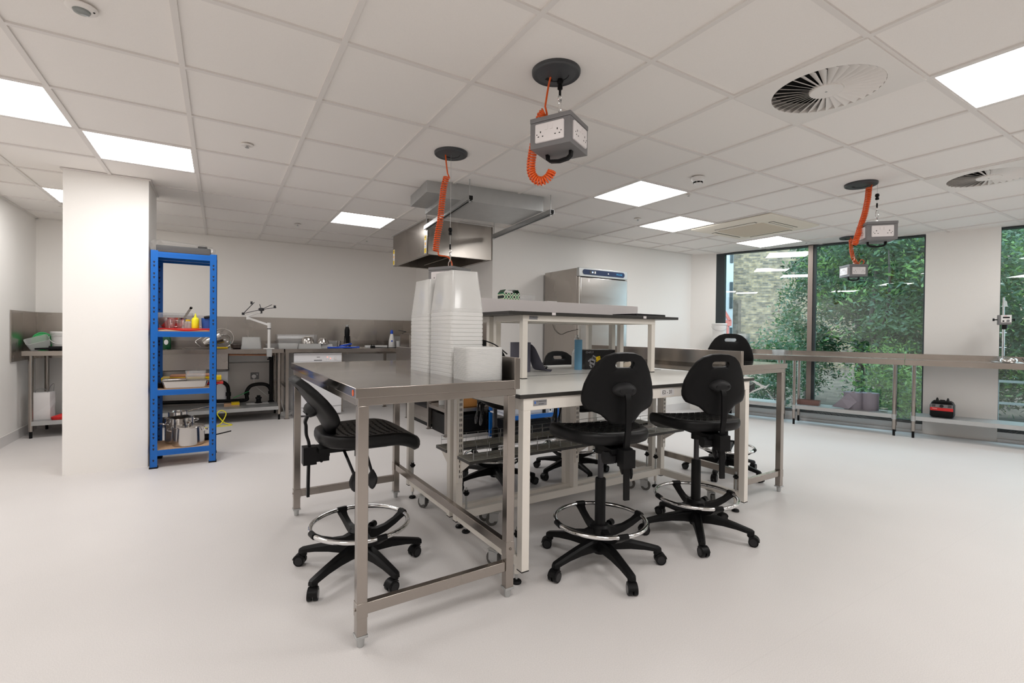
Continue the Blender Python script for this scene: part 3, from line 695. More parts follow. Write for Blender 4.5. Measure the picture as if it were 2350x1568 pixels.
def pendant(label, cx, cy, ztop, yaw, disc, coilpath, straight, tail, turns, side=.205, hh=.142, hrot=0):
    t = thing('power_pendant', label, 'hanging power box', (cx, cy, CEIL), 0, 'grey socket boxes hanging from the ceiling on orange coiled cords')
    o = Vector((cx, cy, CEIL)); dx, dy = disc[0] - cx, disc[1] - cy
    m = MB(); m.lathe([(.02, -.004), (.088, -.006), (.094, -.004), (.108, -.009), (.113, -.004), (.114, .009)], 40, (dx, dy, 0)); m.m = 1
    m.box(dx - .02, dy + .045, -.0068, dx + .012, dy + .062, -.0055)
    m.tube([(dx + .06 * math.cos(R(a)), dy + .06 * math.sin(R(a)), -.0058) for a in range(-30, 100, 10)], .0016, 5)
    m.build('ceiling_plate', ['grey_plate', 'void'], t, smooth=40)
    zt = ztop - CEIL
    m = MB(); m.cyl((0, 0, -.005), (0, 0, zt + .13), .0011, 6); m.build('steel_wire', 'galv', t)
    m = MB(); b = -.018 if ztop > 2.05 else (zt + .265 if ztop < 1.7 else -.095)
    m.lathe([(.002, .016), (.012, .012), (.0155, 0), (.012, -.011), (.006, -.015), (.0125, -.018), (.0125, -.034), (.004, -.036)], 16, (0, 0, b)); m.build('stopper', 'black', t)
    m = MB(); m.cyl((0, 0, zt + .13), (0, 0, zt + .165), .006, 10); m.build('ferrule', 'black', t)
    m = MB(); m.tube([(.010 * math.cos(a), 0, zt + .118 + .014 * math.sin(a)) for a in [2 * PI * k / 16 for k in range(16)]], .0022, 6, closed=True)
    m.tube([(0, .009 * math.cos(a), zt + .078 + .034 * math.sin(a)) for a in [2 * PI * k / 20 for k in range(20)]], .003, 6, closed=True)
    m.tube([(.011 * math.cos(a), 0, zt + .026 + .024 * math.sin(a)) for a in [2 * PI * k / 16 for k in range(16)]], .003, 6, closed=True); m.build('carabiner', 'chrome', t)
    h = side / 2
    M0 = Matrix.Rotation(yaw, 4, 'Z')
    m = MB(); m.M = M0; m.box(-h, -h, zt - hh, h, h, zt - .022); m.box(-h - .0015, -h - .0015, zt - .021, h + .0015, h + .0015, zt)
    bx = m.build('socket_box', 'box_grey', t, bevel=.0015)
    for k in range(4):
        a = yaw + k * PI / 2; Mx = Matrix.Rotation(a, 4, 'Z') @ Matrix.Translation((0, -h, zt - hh / 2 - .006)) @ Matrix.Rotation(PI / 2, 4, 'X')
        s_ = bpy.data.objects.new('socket_plate', SOCK); COL.objects.link(s_); s_.parent = bx; s_.matrix_local = Mx
    m = MB(); m.M = M0 @ Matrix.Rotation(hrot, 4, 'Z'); pts = [(-.062, 0, zt - hh), (-.060, 0, zt - hh - .022), (-.045, 0, zt - hh - .034), (0, 0, zt - hh - .04), (.045, 0, zt - hh - .034), (.060, 0, zt - hh - .022), (.062, 0, zt - hh)]
    rings = []
    for i, p in enumerate(pts): 
        d = (Vector(pts[min(i + 1, 6)]) - Vector(pts[max(i - 1, 0)])).normalized(); nx = Vector((d.z, 0, -d.x)) * .007; p = Vector(p)
        rings.append([p - nx + Vector((0, -.012, 0)), p - nx + Vector((0, .012, 0)), p + nx + Vector((0, .012, 0)), p + nx + Vector((0, -.012, 0))])
    m.loft(rings); m.build('handle', 'black', bx, bevel=.002)
    m = MB(); r = .0048
    if straight: m.tube(catmull([Vector(p) - o for p in straight]), r, 8)
    c = coil(m, [Vector(p) - o for p in coilpath], .0185, turns, r)
    if straight:
        m.tube(catmull([Vector(straight[-1]) - o, (Vector(straight[-1]) - o) * .5 + c[0] * .5 + Vector((.008, 0, -.012)), c[0]]), r, 8)
    if tail: m.tube(catmull([c[-1]] + [Vector(p) - o for p in tail]), r, 8)
    m.build('coiled_cord', 'orange', t, smooth=60)
    return t
pendant('grey socket box on orange coiled cord hanging nearest the camera', 1.385, 1.852, 2.158, R(27.3), (1.344, 1.829),
        [(1.340, 1.905, 2.222), (1.325, 1.925, 2.214), (1.322, 1.93, 2.147), (1.308, 1.955, 2.073), (1.303, 1.972, 1.989), (1.306, 1.975, 1.937), (1.322, 1.958, 1.902), (1.345, 1.935, 1.892), (1.372, 1.912, 1.915), (1.385, 1.905, 1.95)],
        [(1.336, 1.862, 2.37), (1.342, 1.888, 2.335), (1.330, 1.895, 2.241)], None, 36, hrot=PI / 2)
pendant('grey socket box on orange coiled cord hanging behind the tall tub stack', 1.350, 3.04, 1.588, R(27.3), (1.35, 3.04),
        [(1.327, 3.058, 2.22), (1.31, 3.069, 2.145), (1.3, 3.074, 2.026), (1.291, 3.08, 1.906), (1.274, 3.09, 1.801), (1.267, 3.094, 1.702)],
        [(1.318, 3.06, 2.367), (1.324, 3.057, 2.30), (1.332, 3.055, 2.241)], [(1.29, 3.09, 1.68), (1.339, 3.05, 1.667), (1.36, 3.038, 1.631), (1.366, 3.034, 1.588)], 34)
pendant('grey socket box on orange coiled cord before the window, the larger-looking right-hand one', 4.468, 1.754, 2.05, R(-47.7), (4.40, 1.84),
        [(4.44, 1.80, 2.35), (4.428, 1.801, 2.26), (4.409, 1.813, 2.138), (4.381, 1.83, 2.033), (4.353, 1.847, 1.928), (4.345, 1.852, 1.886)],
        [(4.456, 1.784, 2.368), (4.45, 1.789, 2.36)], [(4.362, 1.842, 1.95), (4.411, 1.811, 2.02), (4.45, 1.788, 2.055), (4.477, 1.771, 2.05)], 34)
pendant('grey socket box on orange coiled cord hanging farthest away, closest to the window glass', 6.54, 2.80, 2.01, R(-36.5), (6.68, 2.90),
        [(6.532, 2.83, 2.33), (6.529, 2.82, 2.186), (6.525, 2.80, 2.10), (6.54, 2.78, 2.045), (6.567, 2.76, 2.01)],
        [(6.60, 2.86, 2.368), (6.55, 2.84, 2.345)], [(6.61, 2.74, 2.01), (6.625, 2.723, 2.056), (6.60, 2.746, 2.077), (6.58, 2.76, 2.02)], 22)
# ---------------------------------------------------------------- swirl diffusers
def diffuser(label, i, j):
    x, y = GX + .6 * i + .3, GY + .6 * j + .3
    t = thing('swirl_diffuser', label, 'air diffuser', (x, y, CEIL), 0, 'white square swirl diffusers in the ceiling')
    n = 64; m = MB(); out = []; h = .297
    ang = [2 * PI * k / n for k in range(n)]
    for a in ang: c, s_ = math.cos(a), math.sin(a); q = h / max(abs(c), abs(s_)); out.append((c * q, s_ * q))
    rr = .238
    inner = [(rr * math.cos(a), rr * math.sin(a)) for a in ang]
    vs = [(a, b, -.006) for a, b in out] + [(a, b, -.012) for a, b in inner] + [(a, b, .04) for a, b in inner] + [(a, b, .002) for a, b in out]
    fs = []
    for k in range(n):
        l = (k + 1) % n; fs += [(k, l, n + l, n + k), (n + k, n + l, 2 * n + l, 2 * n + k), (3 * n + k, 3 * n + l, l, k)]
    m.add(vs, fs); m.build('face_plate', 'diffuser_white', t, smooth=30)
    m = MB(); m.cyl((0, 0, .04), (0, 0, .045), .25, 40); m.build('plenum', 'void', t)
    m = MB(); m.lathe([(.0, -.016), (.07, -.016), (.074, -.010), (.074, .0)], 40); m.m = 1; m.cyl((0, 0, -.0175), (0, 0, -.015), .005, 10); m.build('centre_disc', ['diffuser_white', 'galv'], t)
    m = MB(); N = 34
    for k in range(N):
        a = 2 * PI * k / N; M0 = m.M; m.M = Matrix.Rotation(a, 4, 'Z')
        w0, w1 = .0125, .040; tt = .0012
        # blades pitched about their own radial line
        sl = -.55
        p = [(.072, -w0 / 2, -.009 - w0 * sl / 2), (.236, -w1 / 2, -.006 + .014), (.236, w1 / 2, -.006 - .012), (.072, w0 / 2, -.009 + w0 * sl / 2)]
        m.add([q for q in p] + [(q[0], q[1], q[2] + tt) for q in p], [(0, 1, 2, 3), (7, 6, 5, 4), (0, 4, 5, 1), (1, 5, 6, 2), (2, 6, 7, 3), (3, 7, 4, 0)])
        m.M = M0
    m.build('blades', 'diffuser_white', t, smooth=0)
diffuser('white swirl diffuser beside the top right LED panel, shown whole', 5, -1)
diffuser('white swirl diffuser cut off by the right picture edge', 9, -1)
# ceiling cassette
def cassette():
    t = thing('ceiling_cassette', 'cream four-way air conditioning cassette in the ceiling near the window', 'air conditioner', (5.14, 3.21, CEIL))
    m = MB(); h = .475
    m.loft([rrect(2 * h, .95, .02, 3, z=-.001), rrect(2 * h, .95, .02, 3, z=-.010), rrect(.82, .82, .03, 3, z=-.034), rrect(.62, .62, .02, 3, z=-.036)]); m.build('fascia', 'cassette', t)
    m = MB(); m.loft([rrect(.54, .54, .02, 3, z=-.0355), rrect(.53, .53, .02, 3, z=-.041)]); m.build('grille', 'tan_cassette', t)
    for (x, y, a, L) in ((0, -.335, 0, .24), (0, .335, PI, .24), (-.335, 0, -PI / 2, .24), (.335, 0, PI / 2, .24)):
        m = MB(); m.M = Matrix.Translation((x, y, 0)) @ Matrix.Rotation(a, 4, 'Z'); m.m = 1; m.box(-L, -.028, -.036, L, .028, -.0335); m.m = 0; m.box(-L + .01, -.02, -.039, L - .01, .012, -.0355); m.build('air_flap', ['cassette', 'void'], t, smooth=0)
    m = MB(); m.box(-.03, -.425, -.0285, .03, -.41, -.024); m.build('sensor', 'void', t, smooth=0)
cassette()
# fan coil unit
def fan_coil():
    t = thing('fan_coil_unit', 'grey galvanised ceiling unit half sunk in the tiles, held on two channel rails', 'ventilation unit', (2.08, 3.9, CEIL), R(-5))
    m = MB(); m.box(-.44, -.30, -.124, .44, .32, .06); m.build('casing', 'galv', t, bevel=.002)
    m = MB(); m.box(-.475, -.30, -.125, -.44, .32, .06)
    for k in range(5): m.cyl((-.476, -.25 + k * .12, -.11), (-.479, -.25 + k * .12, -.11), .004, 6)
    m.build('end_flange', 'galv', t, bevel=.001)
    m = MB(); m.box(-.63, -.26, -.085, -.475, .26, .06); m.build('spigot', 'galv', t, bevel=.002)
    m = MB(); m.box(.44, -.2, -.09, .50, .2, .06); m.build('spigot', 'galv', t, bevel=.002)
    for (x, ya, yb) in ((-.33, -.48, .80), (.47, -.41, .88)):
        m = MB()
        for a in ((-.0205, -.166, -.0165, -.125), (.0165, -.166, .0205, -.125)): m.box(x + a[0], ya, a[1], x + a[2], yb, a[3])
        m.box(x - .0205, ya, -.166, x - .009, yb, -.162); m.box(x + .009, ya, -.166, x + .0205, yb, -.162); m.box(x - .0165, ya, -.129, x + .0165, yb, -.125)
        m.m = 1; m.box(x - .016, ya + .002, -.160, x + .016, yb - .002, -.130); rl = m.build('channel_rail', ['galv', 'void'], t, smooth=0)
        for yy in (ya + .03, yb - .03):
            r = MB(); r.cyl((x, yy, -.18), (x, yy, .01), .004, 8); r.cyl((x, yy, -.172), (x, yy, -.166), .009, 6); r.build('threaded_rod', 'galv', rl)
fan_coil()
# extract canopy
def canopy():
    x0, x1, y0, y1, z0 = 1.905, 2.698, 4.885, 6.08, 1.987
    t = thing('extract_canopy', 'stainless steel extract canopy with yellow warning stickers over the cooking line', 'extractor hood', ((x0 + x1) / 2, (y0 + y1) / 2, z0))
    hx, hy, H_ = (x1 - x0) / 2, (y1 - y0) / 2, CEIL - z0 + .02; m = MB(); s_ = .006
    m.box(-hx, -hy, 0, hx, -hy + s_, H_); m.box(-hx, -hy, 0, -hx + s_, hy, H_); m.box(-hx, hy - s_, 0, hx, hy, H_); m.box(hx - s_, -hy, 0, hx, hy, H_); m.box(-hx, -hy, H_ - .02, hx, hy, H_)
    m.build('shell', 'steel_sheet', t, smooth=0)
    m = MB()
    for a in ((-hx, -hy, hx, -hy + .05), (-hx, hy - .05, hx, hy), (-hx, -hy, -hx + .05, hy), (hx - .05, -hy, hx, hy)): m.box(a[0] + .006, a[1] + .006, .001, a[2] - .006, a[3] - .006, .012)
    m.build('gutter', 'steel_sheet', t, smooth=0)
    m = MB()
    for k in range(26): y = -hy + .1 + k * .038; m.bar((-.02, y, .03), (.26, y, .20), .018, .006)
    m.build('baffle_filters', 'steel_sheet', t, smooth=0)
    m = MB(); m.box(-.26, -.3, .12, -.05, .2, .15); m.build('plenum_box', 'steel_sheet', t, bevel=.003)
    for (yy, zz, sc_) in ((-hy + .03, .015, 1), (hy - .06, .012, 1)):
        m = MB(); m.m = 0; hh = .195; w_ = .06
        m.box(-hx - .0012, yy, zz, -hx, yy + w_, zz + hh)
        m.m = 1; m.box(-hx - .0018, yy + .004, zz + hh - .052, -hx - .001, yy + w_ - .004, zz + hh - .004); m.box(-hx - .0018, yy + .004, zz + .004, -hx - .001, yy + w_ - .004, zz + .055)
        m.m = 2; m.box(-hx - .0018, yy + .014, zz + .085, -hx - .001, yy + w_ - .014, zz + .118)
        s = m.build('warning_sticker', ['white_pl', 'yellow', 'orange_pale'], t, smooth=0)
        text_mesh('Warning', .012, 'ink', 'lettering', s, (-hx - .002, yy + w_ / 2, zz + hh - .02), (PI / 2, 0, -PI / 2))
        m = MB()
        for k in range(5): m.box(-hx - .0022, yy + .009, zz + .012 + k * .009, -hx - .0017, yy + w_ - .009, zz + .0145 + k * .009)
        m.tube([(-hx - .0016, yy + .012, zz + .078), (-hx - .0016, yy + .03, zz + .062), (-hx - .0016, yy + .048, zz + .078)], .0012, 4); m.build('lettering', 'ink', s, smooth=0)
    m = MB()
    for a in ((-hx - .03, -hy - .03, hx, -hy), (-hx - .03, -hy, -hx, hy + .03)): m.box(a[0], a[1], CEIL - z0 - .004, a[2], a[3], CEIL - z0 + .004)
    m.build('ceiling_trim', 'tee', t, smooth=0)
mat('orange_pale', (.8, .42, .08), .5)
canopy()
# small ceiling devices
def ceiling_dev():
    t = thing('presence_sensor', 'round white ceiling sensor with a dark lens in the top left corner', 'sensor', (-.455, 2.43, CEIL))
    m = MB(); m.lathe([(.05, 0), (.050, -.004), (.042, -.010), (.028, -.012)], 32); m.build('housing', 'diffuser_white', t)
    m = MB(); m.lathe([(.028, -.0121), (.025, -.018), (.012, -.022), (.002, -.0225)], 28); m.build('lens', 'lens_grey', t)
    m = MB(); m.cyl((.038, -.008, -.0095), (.038, -.008, -.0125), .0035, 10); m.build('led_window', 'void', t)
    for lab, x, y in (('small sprinkler rose in the tile right of the pillar-side LED panel', .149, 3.633), ('small sprinkler rose in the tiles above the far back wall', .762, 6.03), ('small sprinkler rose between the two middle LED panels', 3.79, 3.663), ('small sprinkler rose in the ceiling by the left wall', -1.36, 6.55)):
        t = thing('sprinkler', lab, 'sprinkler', (x, y, CEIL), 0, 'white sprinkler roses in the ceiling')
        m = MB(); m.lathe([(.038, 0), (.038, -.003), (.030, -.006), (.014, -.006)], 28); m.build('rose', 'diffuser_white', t)
        m = MB(); m.cyl((0, 0, -.006), (0, 0, -.016), .006, 10); m.lathe([(.002, -.016), (.013, -.0165), (.013, -.018), (.002, -.0185)], 16); m.build('deflector', 'galv', t)
    t = thing('smoke_detector', 'white cone-shaped smoke detector with black vents beside an LED panel', 'smoke detector', (3.17, 2.44, CEIL))
    m = MB(); m.lathe([(.052, 0), (.052, -.010), (.047, -.022), (.043, -.024), (.038, -.034), (.034, -.034)], 32); m.build('base', 'white_pl', t)
    m = MB()
    for k in range(8):
        a = 2 * PI * k / 8; m.M = Matrix.Rotation(a, 4, 'Z'); m.box(.030, -.010, -.044, .0345, .010, -.034)
    m.build('vents', 'void', t, smooth=0)
    m = MB(); m.lathe([(.032, -.034), (.032, -.044), (.028, -.050), (.018, -.054), (.002, -.055)], 28); m.build('cap', 'white_pl', t)
    for lab, x, y in (('tiny round downward lens between the smoke detector and the cassette', 3.50, 2.79), ('tiny round sensor beside the window-side LED panel', 6.56, 3.36), ('tiny round sensor beside the extract canopy', 1.70, 6.6)):
        t = thing('ceiling_lens', lab, 'emergency light', (x, y, CEIL), 0, 'tiny round lenses in the ceiling')
        m = MB(); m.lathe([(.020, 0), (.020, -.003), (.012, -.005)], 20); m.build('bezel', 'diffuser_white', t)
        m = MB(); m.lathe([(.012, -.005), (.008, -.009), (.001, -.010)], 16); m.build('lens', 'lens_grey', t)
mat('lens_grey', (.25, .27, .26), .15)
ceiling_dev()

# ---------------------------------------------------------------- container helpers
def tub_mb(m, w, d, h, t=.0025, taper=.88, rim=.006, r=.012, up=True):
    "open-topped tapered tub, origin at base centre; up=False turns it over"
    s = taper; seq = [(rrect(w * s, d * s, r, 4), 0), (rrect(w * (s + (1 - s) * .9) + .001, d * (s + (1 - s) * .9) + .001, r, 4), h - rim * 1.5), (rrect(w, d, r, 4), h - rim * 1.4), (rrect(w, d, r, 4), h)]
    rings = [[(x, y, z) for x, y in p] for p, z in seq]
    ins = [(rrect(w - 2 * t, d - 2 * t, r, 4), h), (rrect(w * s - 2 * t, d * s - 2 * t, r, 4), t)]
    rings += [[(x, y, z) for x, y in p] for p, z in ins]
    if not up: rings = [[(x, y, h - z) for x, y, z in q] for q in rings]
    m.loft(rings)
def round_tub(m, prof, t=.002, n=28, c=(0, 0, 0)):
    inn = [(max(r - t, .001), z) for r, z in prof[::-1]]; inn[-1] = (inn[-1][0], prof[0][1] + t)
    m.lathe([(.001, prof[0][1])] + prof + inn + [(.001, prof[0][1] + t)], n, c)
def simple(name, label, cat, mb, m, loc, rz=0, group=None, bevel=0, smooth=35):
    o = mb.build(name, m, bevel=bevel, smooth=smooth, loc=loc, rot=(0, 0, rz)); tag(o, label, cat, group); return o
# ---------------------------------------------------------------- tubs and lids on the near table
def stacks():
    zt = .9482; w_, d_, h_ = .168, .245, .19
    m = MB(); tub_mb(m, w_, d_, h_, .0016, .80, .010, .016, up=False)
    # ribs round the rim band
    base = m.mesh('storage_tub', 'milky', 40)
    m = MB(); tub_mb(m, w_, d_, h_, .0016, .80, .010, .016, up=False); btop = m.mesh('storage_tub', 'milky_top', 40)
    for s_i, (cy, n) in enumerate(((2.075, 17), (2.335, 16))):
        for k in range(n):
            o = bpy.data.objects.new('storage_tub', btop if k == n - 1 else base); COL.objects.link(o)
            o.location = W(1.012 if s_i == 0 else 1.010, cy, zt + k * .0185); o.rotation_euler = (0, 0, IA)
            if k == n - 1: lab = 'milky plastic tub turned over, topmost of the %s tall stack' % ('front' if s_i == 0 else 'rear')
            elif k == 0: lab = 'milky plastic tub turned over, lowest in the %s tall stack' % ('front' if s_i == 0 else 'rear')
            else: lab = 'milky plastic tub turned over, one of those nested inside the %s tall stack' % ('front' if s_i == 0 else 'rear')
            tag(o, lab, 'tub', 'tubs nested in the %s tall stack on the steel table' % ('front' if s_i == 0 else 'rear'))
    m = MB(); m.loft([rrect(.176, .162, .028, 6, z=0), rrect(.1765, .1625, .028, 6, z=.003), rrect(.174, .160, .027, 6, z=.0040)]); lid = m.mesh('tub_lid', 'milky_lid', 40)
    for k in range(34):
        o = bpy.data.objects.new('tub_lid', lid); COL.objects.link(o); o.location = W(1.008, 1.848, zt + k * .0041); o.rotation_euler = (0, 0, IA)
        tag(o, 'milky plastic lid on top of the low lid stack at the table corner' if k == 33 else 'milky plastic lid inside the low lid stack at the table corner', 'lid', 'plastic lids piled at the corner of the near steel table')
    m = MB(); p = [W(1.075, 2.0, 1.106), W(1.10, 1.95, 1.10), W(1.125, 1.86, 1.075), W(1.16, 1.80, 1.052)]
    o = MB(); o.tube(catmull([W(1.105, 1.98, 1.115), W(1.13, 1.93, 1.10), W(1.14, 1.88, 1.08), W(1.148, 1.83, 1.055)]), .003, 6)
    simple('black_cable', 'short black cable lying over the upstand behind the lid stack', 'cable', o, 'black', (0, 0, 0))
stacks()
# ---------------------------------------------------------------- things on the white benches
def bench_items():
    z = .8782
    t = thing('paper_roll', 'dark grey paper roll standing on the white bench, loose end draping down', 'paper roll', W(1.868, 2.80, z), IA)
    m = MB(); m.lathe([(.022, 0), (.072, 0), (.072, .205), (.022, .205)], 40, cap=False); m.build('roll', 'grey_paper', t, smooth=40)
    m = MB(); pts = [(.055, -.048, .19), (.070, -.050, .165), (.088, -.055, .11), (.105, -.062, .055), (.128, -.07, .015), (.155, -.078, .004), (.165, -.082, .016)]
    P = catmull(pts, 4); rings = []
    for i, p in enumerate(P):
        f = i / (len(P) - 1); ww = .02 + .10 * math.sin(min(1, f * 1.3) * PI * .5); dv = Vector((-.25, 1, .18 * (1 - f))).normalized()
        rings.append([p - dv * ww * .45, p + dv * ww * .6, p + dv * ww * .6 + Vector((.001, 0, .0018)), p - dv * ww * .45 + Vector((.001, 0, .0018))])
    m.loft(rings); m.build('loose_sheet', 'grey_paper', t, smooth=60)
    t = thing('paper_roll', 'slim blue paper roll standing beside the black box', 'paper roll', W(2.36, 2.755, z), IA)
    m = MB(); m.lathe([(.012, 0), (.0285, 0), (.0285, .225), (.012, .225)], 28, cap=False); m.build('roll', 'blue_roll', t)
    t = thing('gadget_box', 'black cardboard box with a toy robot picture and white lettering', 'box', W(2.565, 2.80, z), R(1.25) - R(10))
    m = MB(); m.box(-.135, -.08, 0, .135, .08, .148); m.build('carton', 'black_gloss', t, bevel=.0015)
    text_mesh('OHFLY', .022, 'label_grey', 'lettering', t, (-.128, -.0804, .128), (PI / 2, 0, 0), align='LEFT')
    m = MB(); y = -.0806
    def q(cx, cz, w_, h_, a, mm):
        m.m = mm; M0 = m.M; m.M = Matrix.Translation((cx, y, cz)) @ Matrix.Rotation(a, 4, 'Y'); m.box(-w_ / 2, -.0004, -h_ / 2, w_ / 2, 0, h_ / 2); m.M = M0
    q(-.055, .085, .040, .034, .5, 0); q(-.07, .055, .046, .036, .35, 0); q(-.085, .025, .014, .03, -.6, 0); q(-.055, .02, .016, .034, .5, 0); q(-.095, .07, .012, .03, .9, 0)
    y -= .0004; q(-.055, .088, .034, .006, .5, 1); q(-.057, .080, .034, .006, .5, 1); q(-.07, .058, .03, .012, .35, 1)
    y -= .0003; q(-.018, .078, .038, .040, -.2, 2); q(-.022, .062, .028, .02, .5, 2); q(.002, .062, .030, .022, -.7, 3); q(.008, .045, .02, .018, .3, 3); q(-.012, .086, .014, .008, 0, 1)
    m.build('robot_picture', ['label_grey', 'black', 'yellow', 'red'], t, smooth=0)
    t = thing('squeeze_bottle', 'white half-full plastic bottle with capped neck behind the black box', 'bottle', W(2.52, 2.96, z), IA)
    m = MB(); m.lathe([(.02, 0), (.042, .002), (.042, .10), (.036, .125), (.017, .15), (.012, .165), (.012, .215)], 28, cap=True); m.build('body', 'frost', t)
    m = MB(); m.lathe([(.012, .215), (.022, .218), (.022, .232), (.011, .24), (.009, .256), (.004, .262)], 20); m.build('cap', 'white_pl', t)
    m = MB(); m.lathe([(.02, .003), (.040, .004), (.040, .115), (.02, .115)], 24); m.build('liquid', 'frost', t)
    t = thing('clear_case', 'small clear plastic case standing behind the dark paper roll', 'case', W(1.995, 2.83, z), IA)
    m = MB()
    for a in ((-.035, .0, .035, .008), (-.035, .09, .035, .10), (-.035, .0, -.027, .10), (.027, 0, .035, .10)): m.box(a[0], -.012, a[1] + .025, a[2], .012, a[3] + .025)
    m.build('rim', 'white_pl', t, bevel=.001)
    m = MB(); m.box(-.027, -.006, .033, .027, .006, .115); m.build('panel', 'clear_pl', t, smooth=0)
    m = MB(); m.box(-.04, -.03, 0, .04, .03, .025); m.build('tray', 'white_pl', t, bevel=.003)
    t = thing('small_gadget', 'small black gadget with metal clips beside the clear case', 'gadget', W(2.075, 2.84, z), IA)
    m = MB(); m.box(-.03, -.02, .002, .03, .02, .03); m.cyl((-.01, -.025, .03), (.03, .02, .045), .008, 10); m.cyl((.02, -.03, .012), (.045, -.005, .02), .011, 12); m.build('body', 'black', t)
    m = MB(); m.tube([(.03 + .014 * math.cos(a), -.03, .016 + .012 * math.sin(a)) for a in [k * .5 for k in range(9)]], .002, 6); m.cyl((-.03, -.024, .01), (.02, -.03, .008), .003, 8); m.build('clip', 'chrome', t)
    m = MB(); random.seed(3); rings = []
    for k in range(12):
        f = k / 11; x = -.075 + .15 * f; rr = .034 * math.sin(PI * min(1, .12 + f * .86)) ** .5
        rings.append([(x, (rr * 1.2 + .004 * math.sin(5 * a + k)) * math.cos(a), max(0, rr * .8 + rr * .8 * math.sin(a) + .003 * math.sin(3 * a + 2 * k))) for a in [2 * PI * j / 18 for j in range(18)]])
    m.loft(rings); simple('cloth', 'crumpled cream cloth lying at the back of the white bench', 'cloth', m, 'cloth', W(2.83, 2.66, z), R(-35), smooth=80)
    zs = 1.2762
    t = thing('laptop', 'thin black slab like a closed laptop on the overhead shelf', 'laptop', W(2.685, 2.46, zs), IA + R(4))
    m = MB(); m.box(-.165, -.11, 0, .165, .11, .012); m.build('base', 'black_gloss', t, bevel=.002)
    m = MB(); m.box(-.165, -.11, .0124, .165, .11, .018); m.build('lid', 'black_gloss', t, bevel=.002)
    # on the rear shelf, behind the white panel
    t = thing('gift_box', 'green and white diamond-patterned box with open flaps behind the white panel', 'box', W(1.765, 2.80, zs), IA - R(3))
    m = MB(); m.box(-.065, -.04, 0, .065, .04, .146); m.build('carton', 'diamond', t, smooth=0)
    m = MB(); m.bar((-.062, 0, .147), (-.045, 0, .168), .08, .0015, (1, 0, 0)); m.bar((.0, -.03, .166), (.055, .02, .170), .05, .0015); m.bar((.062, 0, .147), (.05, 0, .168), .08, .0015, (1, 0, 0)); m.build('flaps', 'dgreen', t, smooth=0)
    m = MB(); tub_mb(m, .13, .10, .143, .002, .86, .012, .012); simple('clear_tub', 'clear rimmed tub beside the green patterned box', 'tub', m, 'clear_pl', W(1.90, 2.81, zs), IA)
    m = MB(); m.box(-.045, -.03, 0, .045, .03, .108); simple('white_carton', 'white carton just showing over the white panel before the fridge', 'box', m, 'white_pl', W(2.135, 2.82, zs), IA, bevel=.001)
def diamond():
    m = mat('diamond', (.8, .85, .7), .5); t, b = nt(m); tc = node(t, 'ShaderNodeTexCoord'); sp = node(t, 'ShaderNodeSeparateXYZ'); t.links.new(tc.outputs['Object'], sp.inputs[0])
    def pp(o, s_, off=0.0):
        a = node(t, 'ShaderNodeMath', operation='ADD'); a.inputs[1].default_value = off; t.links.new(o, a.inputs[0])
        p = node(t, 'ShaderNodeMath', operation='PINGPONG'); p.inputs[1].default_value = s_; t.links.new(a.outputs[0], p.inputs[0]); return p.outputs[0]
    a = pp(sp.outputs[0], .0215); c = pp(sp.outputs[2], .026, .012); ms = node(t, 'ShaderNodeMath', operation='MULTIPLY'); ms.inputs[1].default_value = 1.21; t.links.new(a, ms.inputs[0])
    s_ = node(t, 'ShaderNodeMath', operation='ADD'); t.links.new(ms.outputs[0], s_.inputs[0]); t.links.new(c, s_.inputs[1])
    cr = node(t, 'ShaderNodeValToRGB'); cr.color_ramp.interpolation = 'CONSTANT'; e = cr.color_ramp.elements
    e[0].position = 0; e[0].color = (.01, .03, .03, 1); e[1].position = .22; e[1].color = (.75, .82, .62, 1)
    n_ = e.new(.42); n_.color = (.0, .22, .10, 1); n_ = e.new(.58); n_.color = (.75, .82, .62, 1); n_ = e.new(.80); n_.color = (.01, .03, .03, 1)
    mr = node(t, 'ShaderNodeMapRange'); mr.inputs['From Max'].default_value = .052; t.links.new(s_.outputs[0], mr.inputs[0]); t.links.new(mr.outputs[0], cr.inputs[0]); t.links.new(cr.outputs[0], b.inputs['Base Color'])
diamond(); bench_items()
# ---------------------------------------------------------------- window benches
def wbench(label, t0, t1, insets, shelf_x=True):
    L = t1 - t0; o = wl(t0, 0); t = thing('window_bench', label, 'workbench', (o[0], o[1], 0), WANG, 'stainless benches under the windows')
    # local: +x along the window line, -y towards the glass side is outward => y positive is into the glass? (rotate so that room side is -y)
    # WN is the +90 degree turn of WU, so local +y points outward to the glass
    m = MB(); m.box(.002, -.46, .878, L - .002, -.03, .888); m.box(.002, -.46, .827, L - .002, -.45, .878); m.build('worktop', 'steel', t, smooth=0)
    m = MB(); m.box(.002, -.045, .878, L - .002, -.03, .949); m.build('upstand', 'steel', t, smooth=0)
    for x in insets:
        for y in (-.42, -.09):
            g = MB(); g.cyl((x, y, .075), (x, y, .878), .019, 18); lg = g.build('leg', 'steel', t)
            g = MB(); g.cyl((x, y, 0), (x, y, .078), .013, 12); g.build('foot', 'black', lg)
            g = MB(); g.lathe([(.0215, .19), (.0225, .20), (.0225, .245), (.0215, .25)], 18, (x, y, 0)); g.build('clamp', 'galv', lg)
    a, b = insets[0], insets[-1]
    m = MB(); m.box(a, -.42, .240, b, -.09, .248); m.box(a, -.428, .202, b, -.418, .248); m.box(a, -.095, .202, b, -.085, .248); m.build('undershelf', 'galv', t, smooth=0)
    return t
wbench('stainless window bench at the left, behind the far steel table, stacked clear crates on it', -2.40, -1.372, [.10, .95])
wbench('stainless window bench in the middle, two grey paper rolls on its undershelf', -1.372, -.165, [.10, 1.12])
wbench('stainless window bench running off the right picture edge, red and black blender base under it', -.165, 1.62, [.085, 1.66])
def lp(t, off, z): return wl(t, off, z)
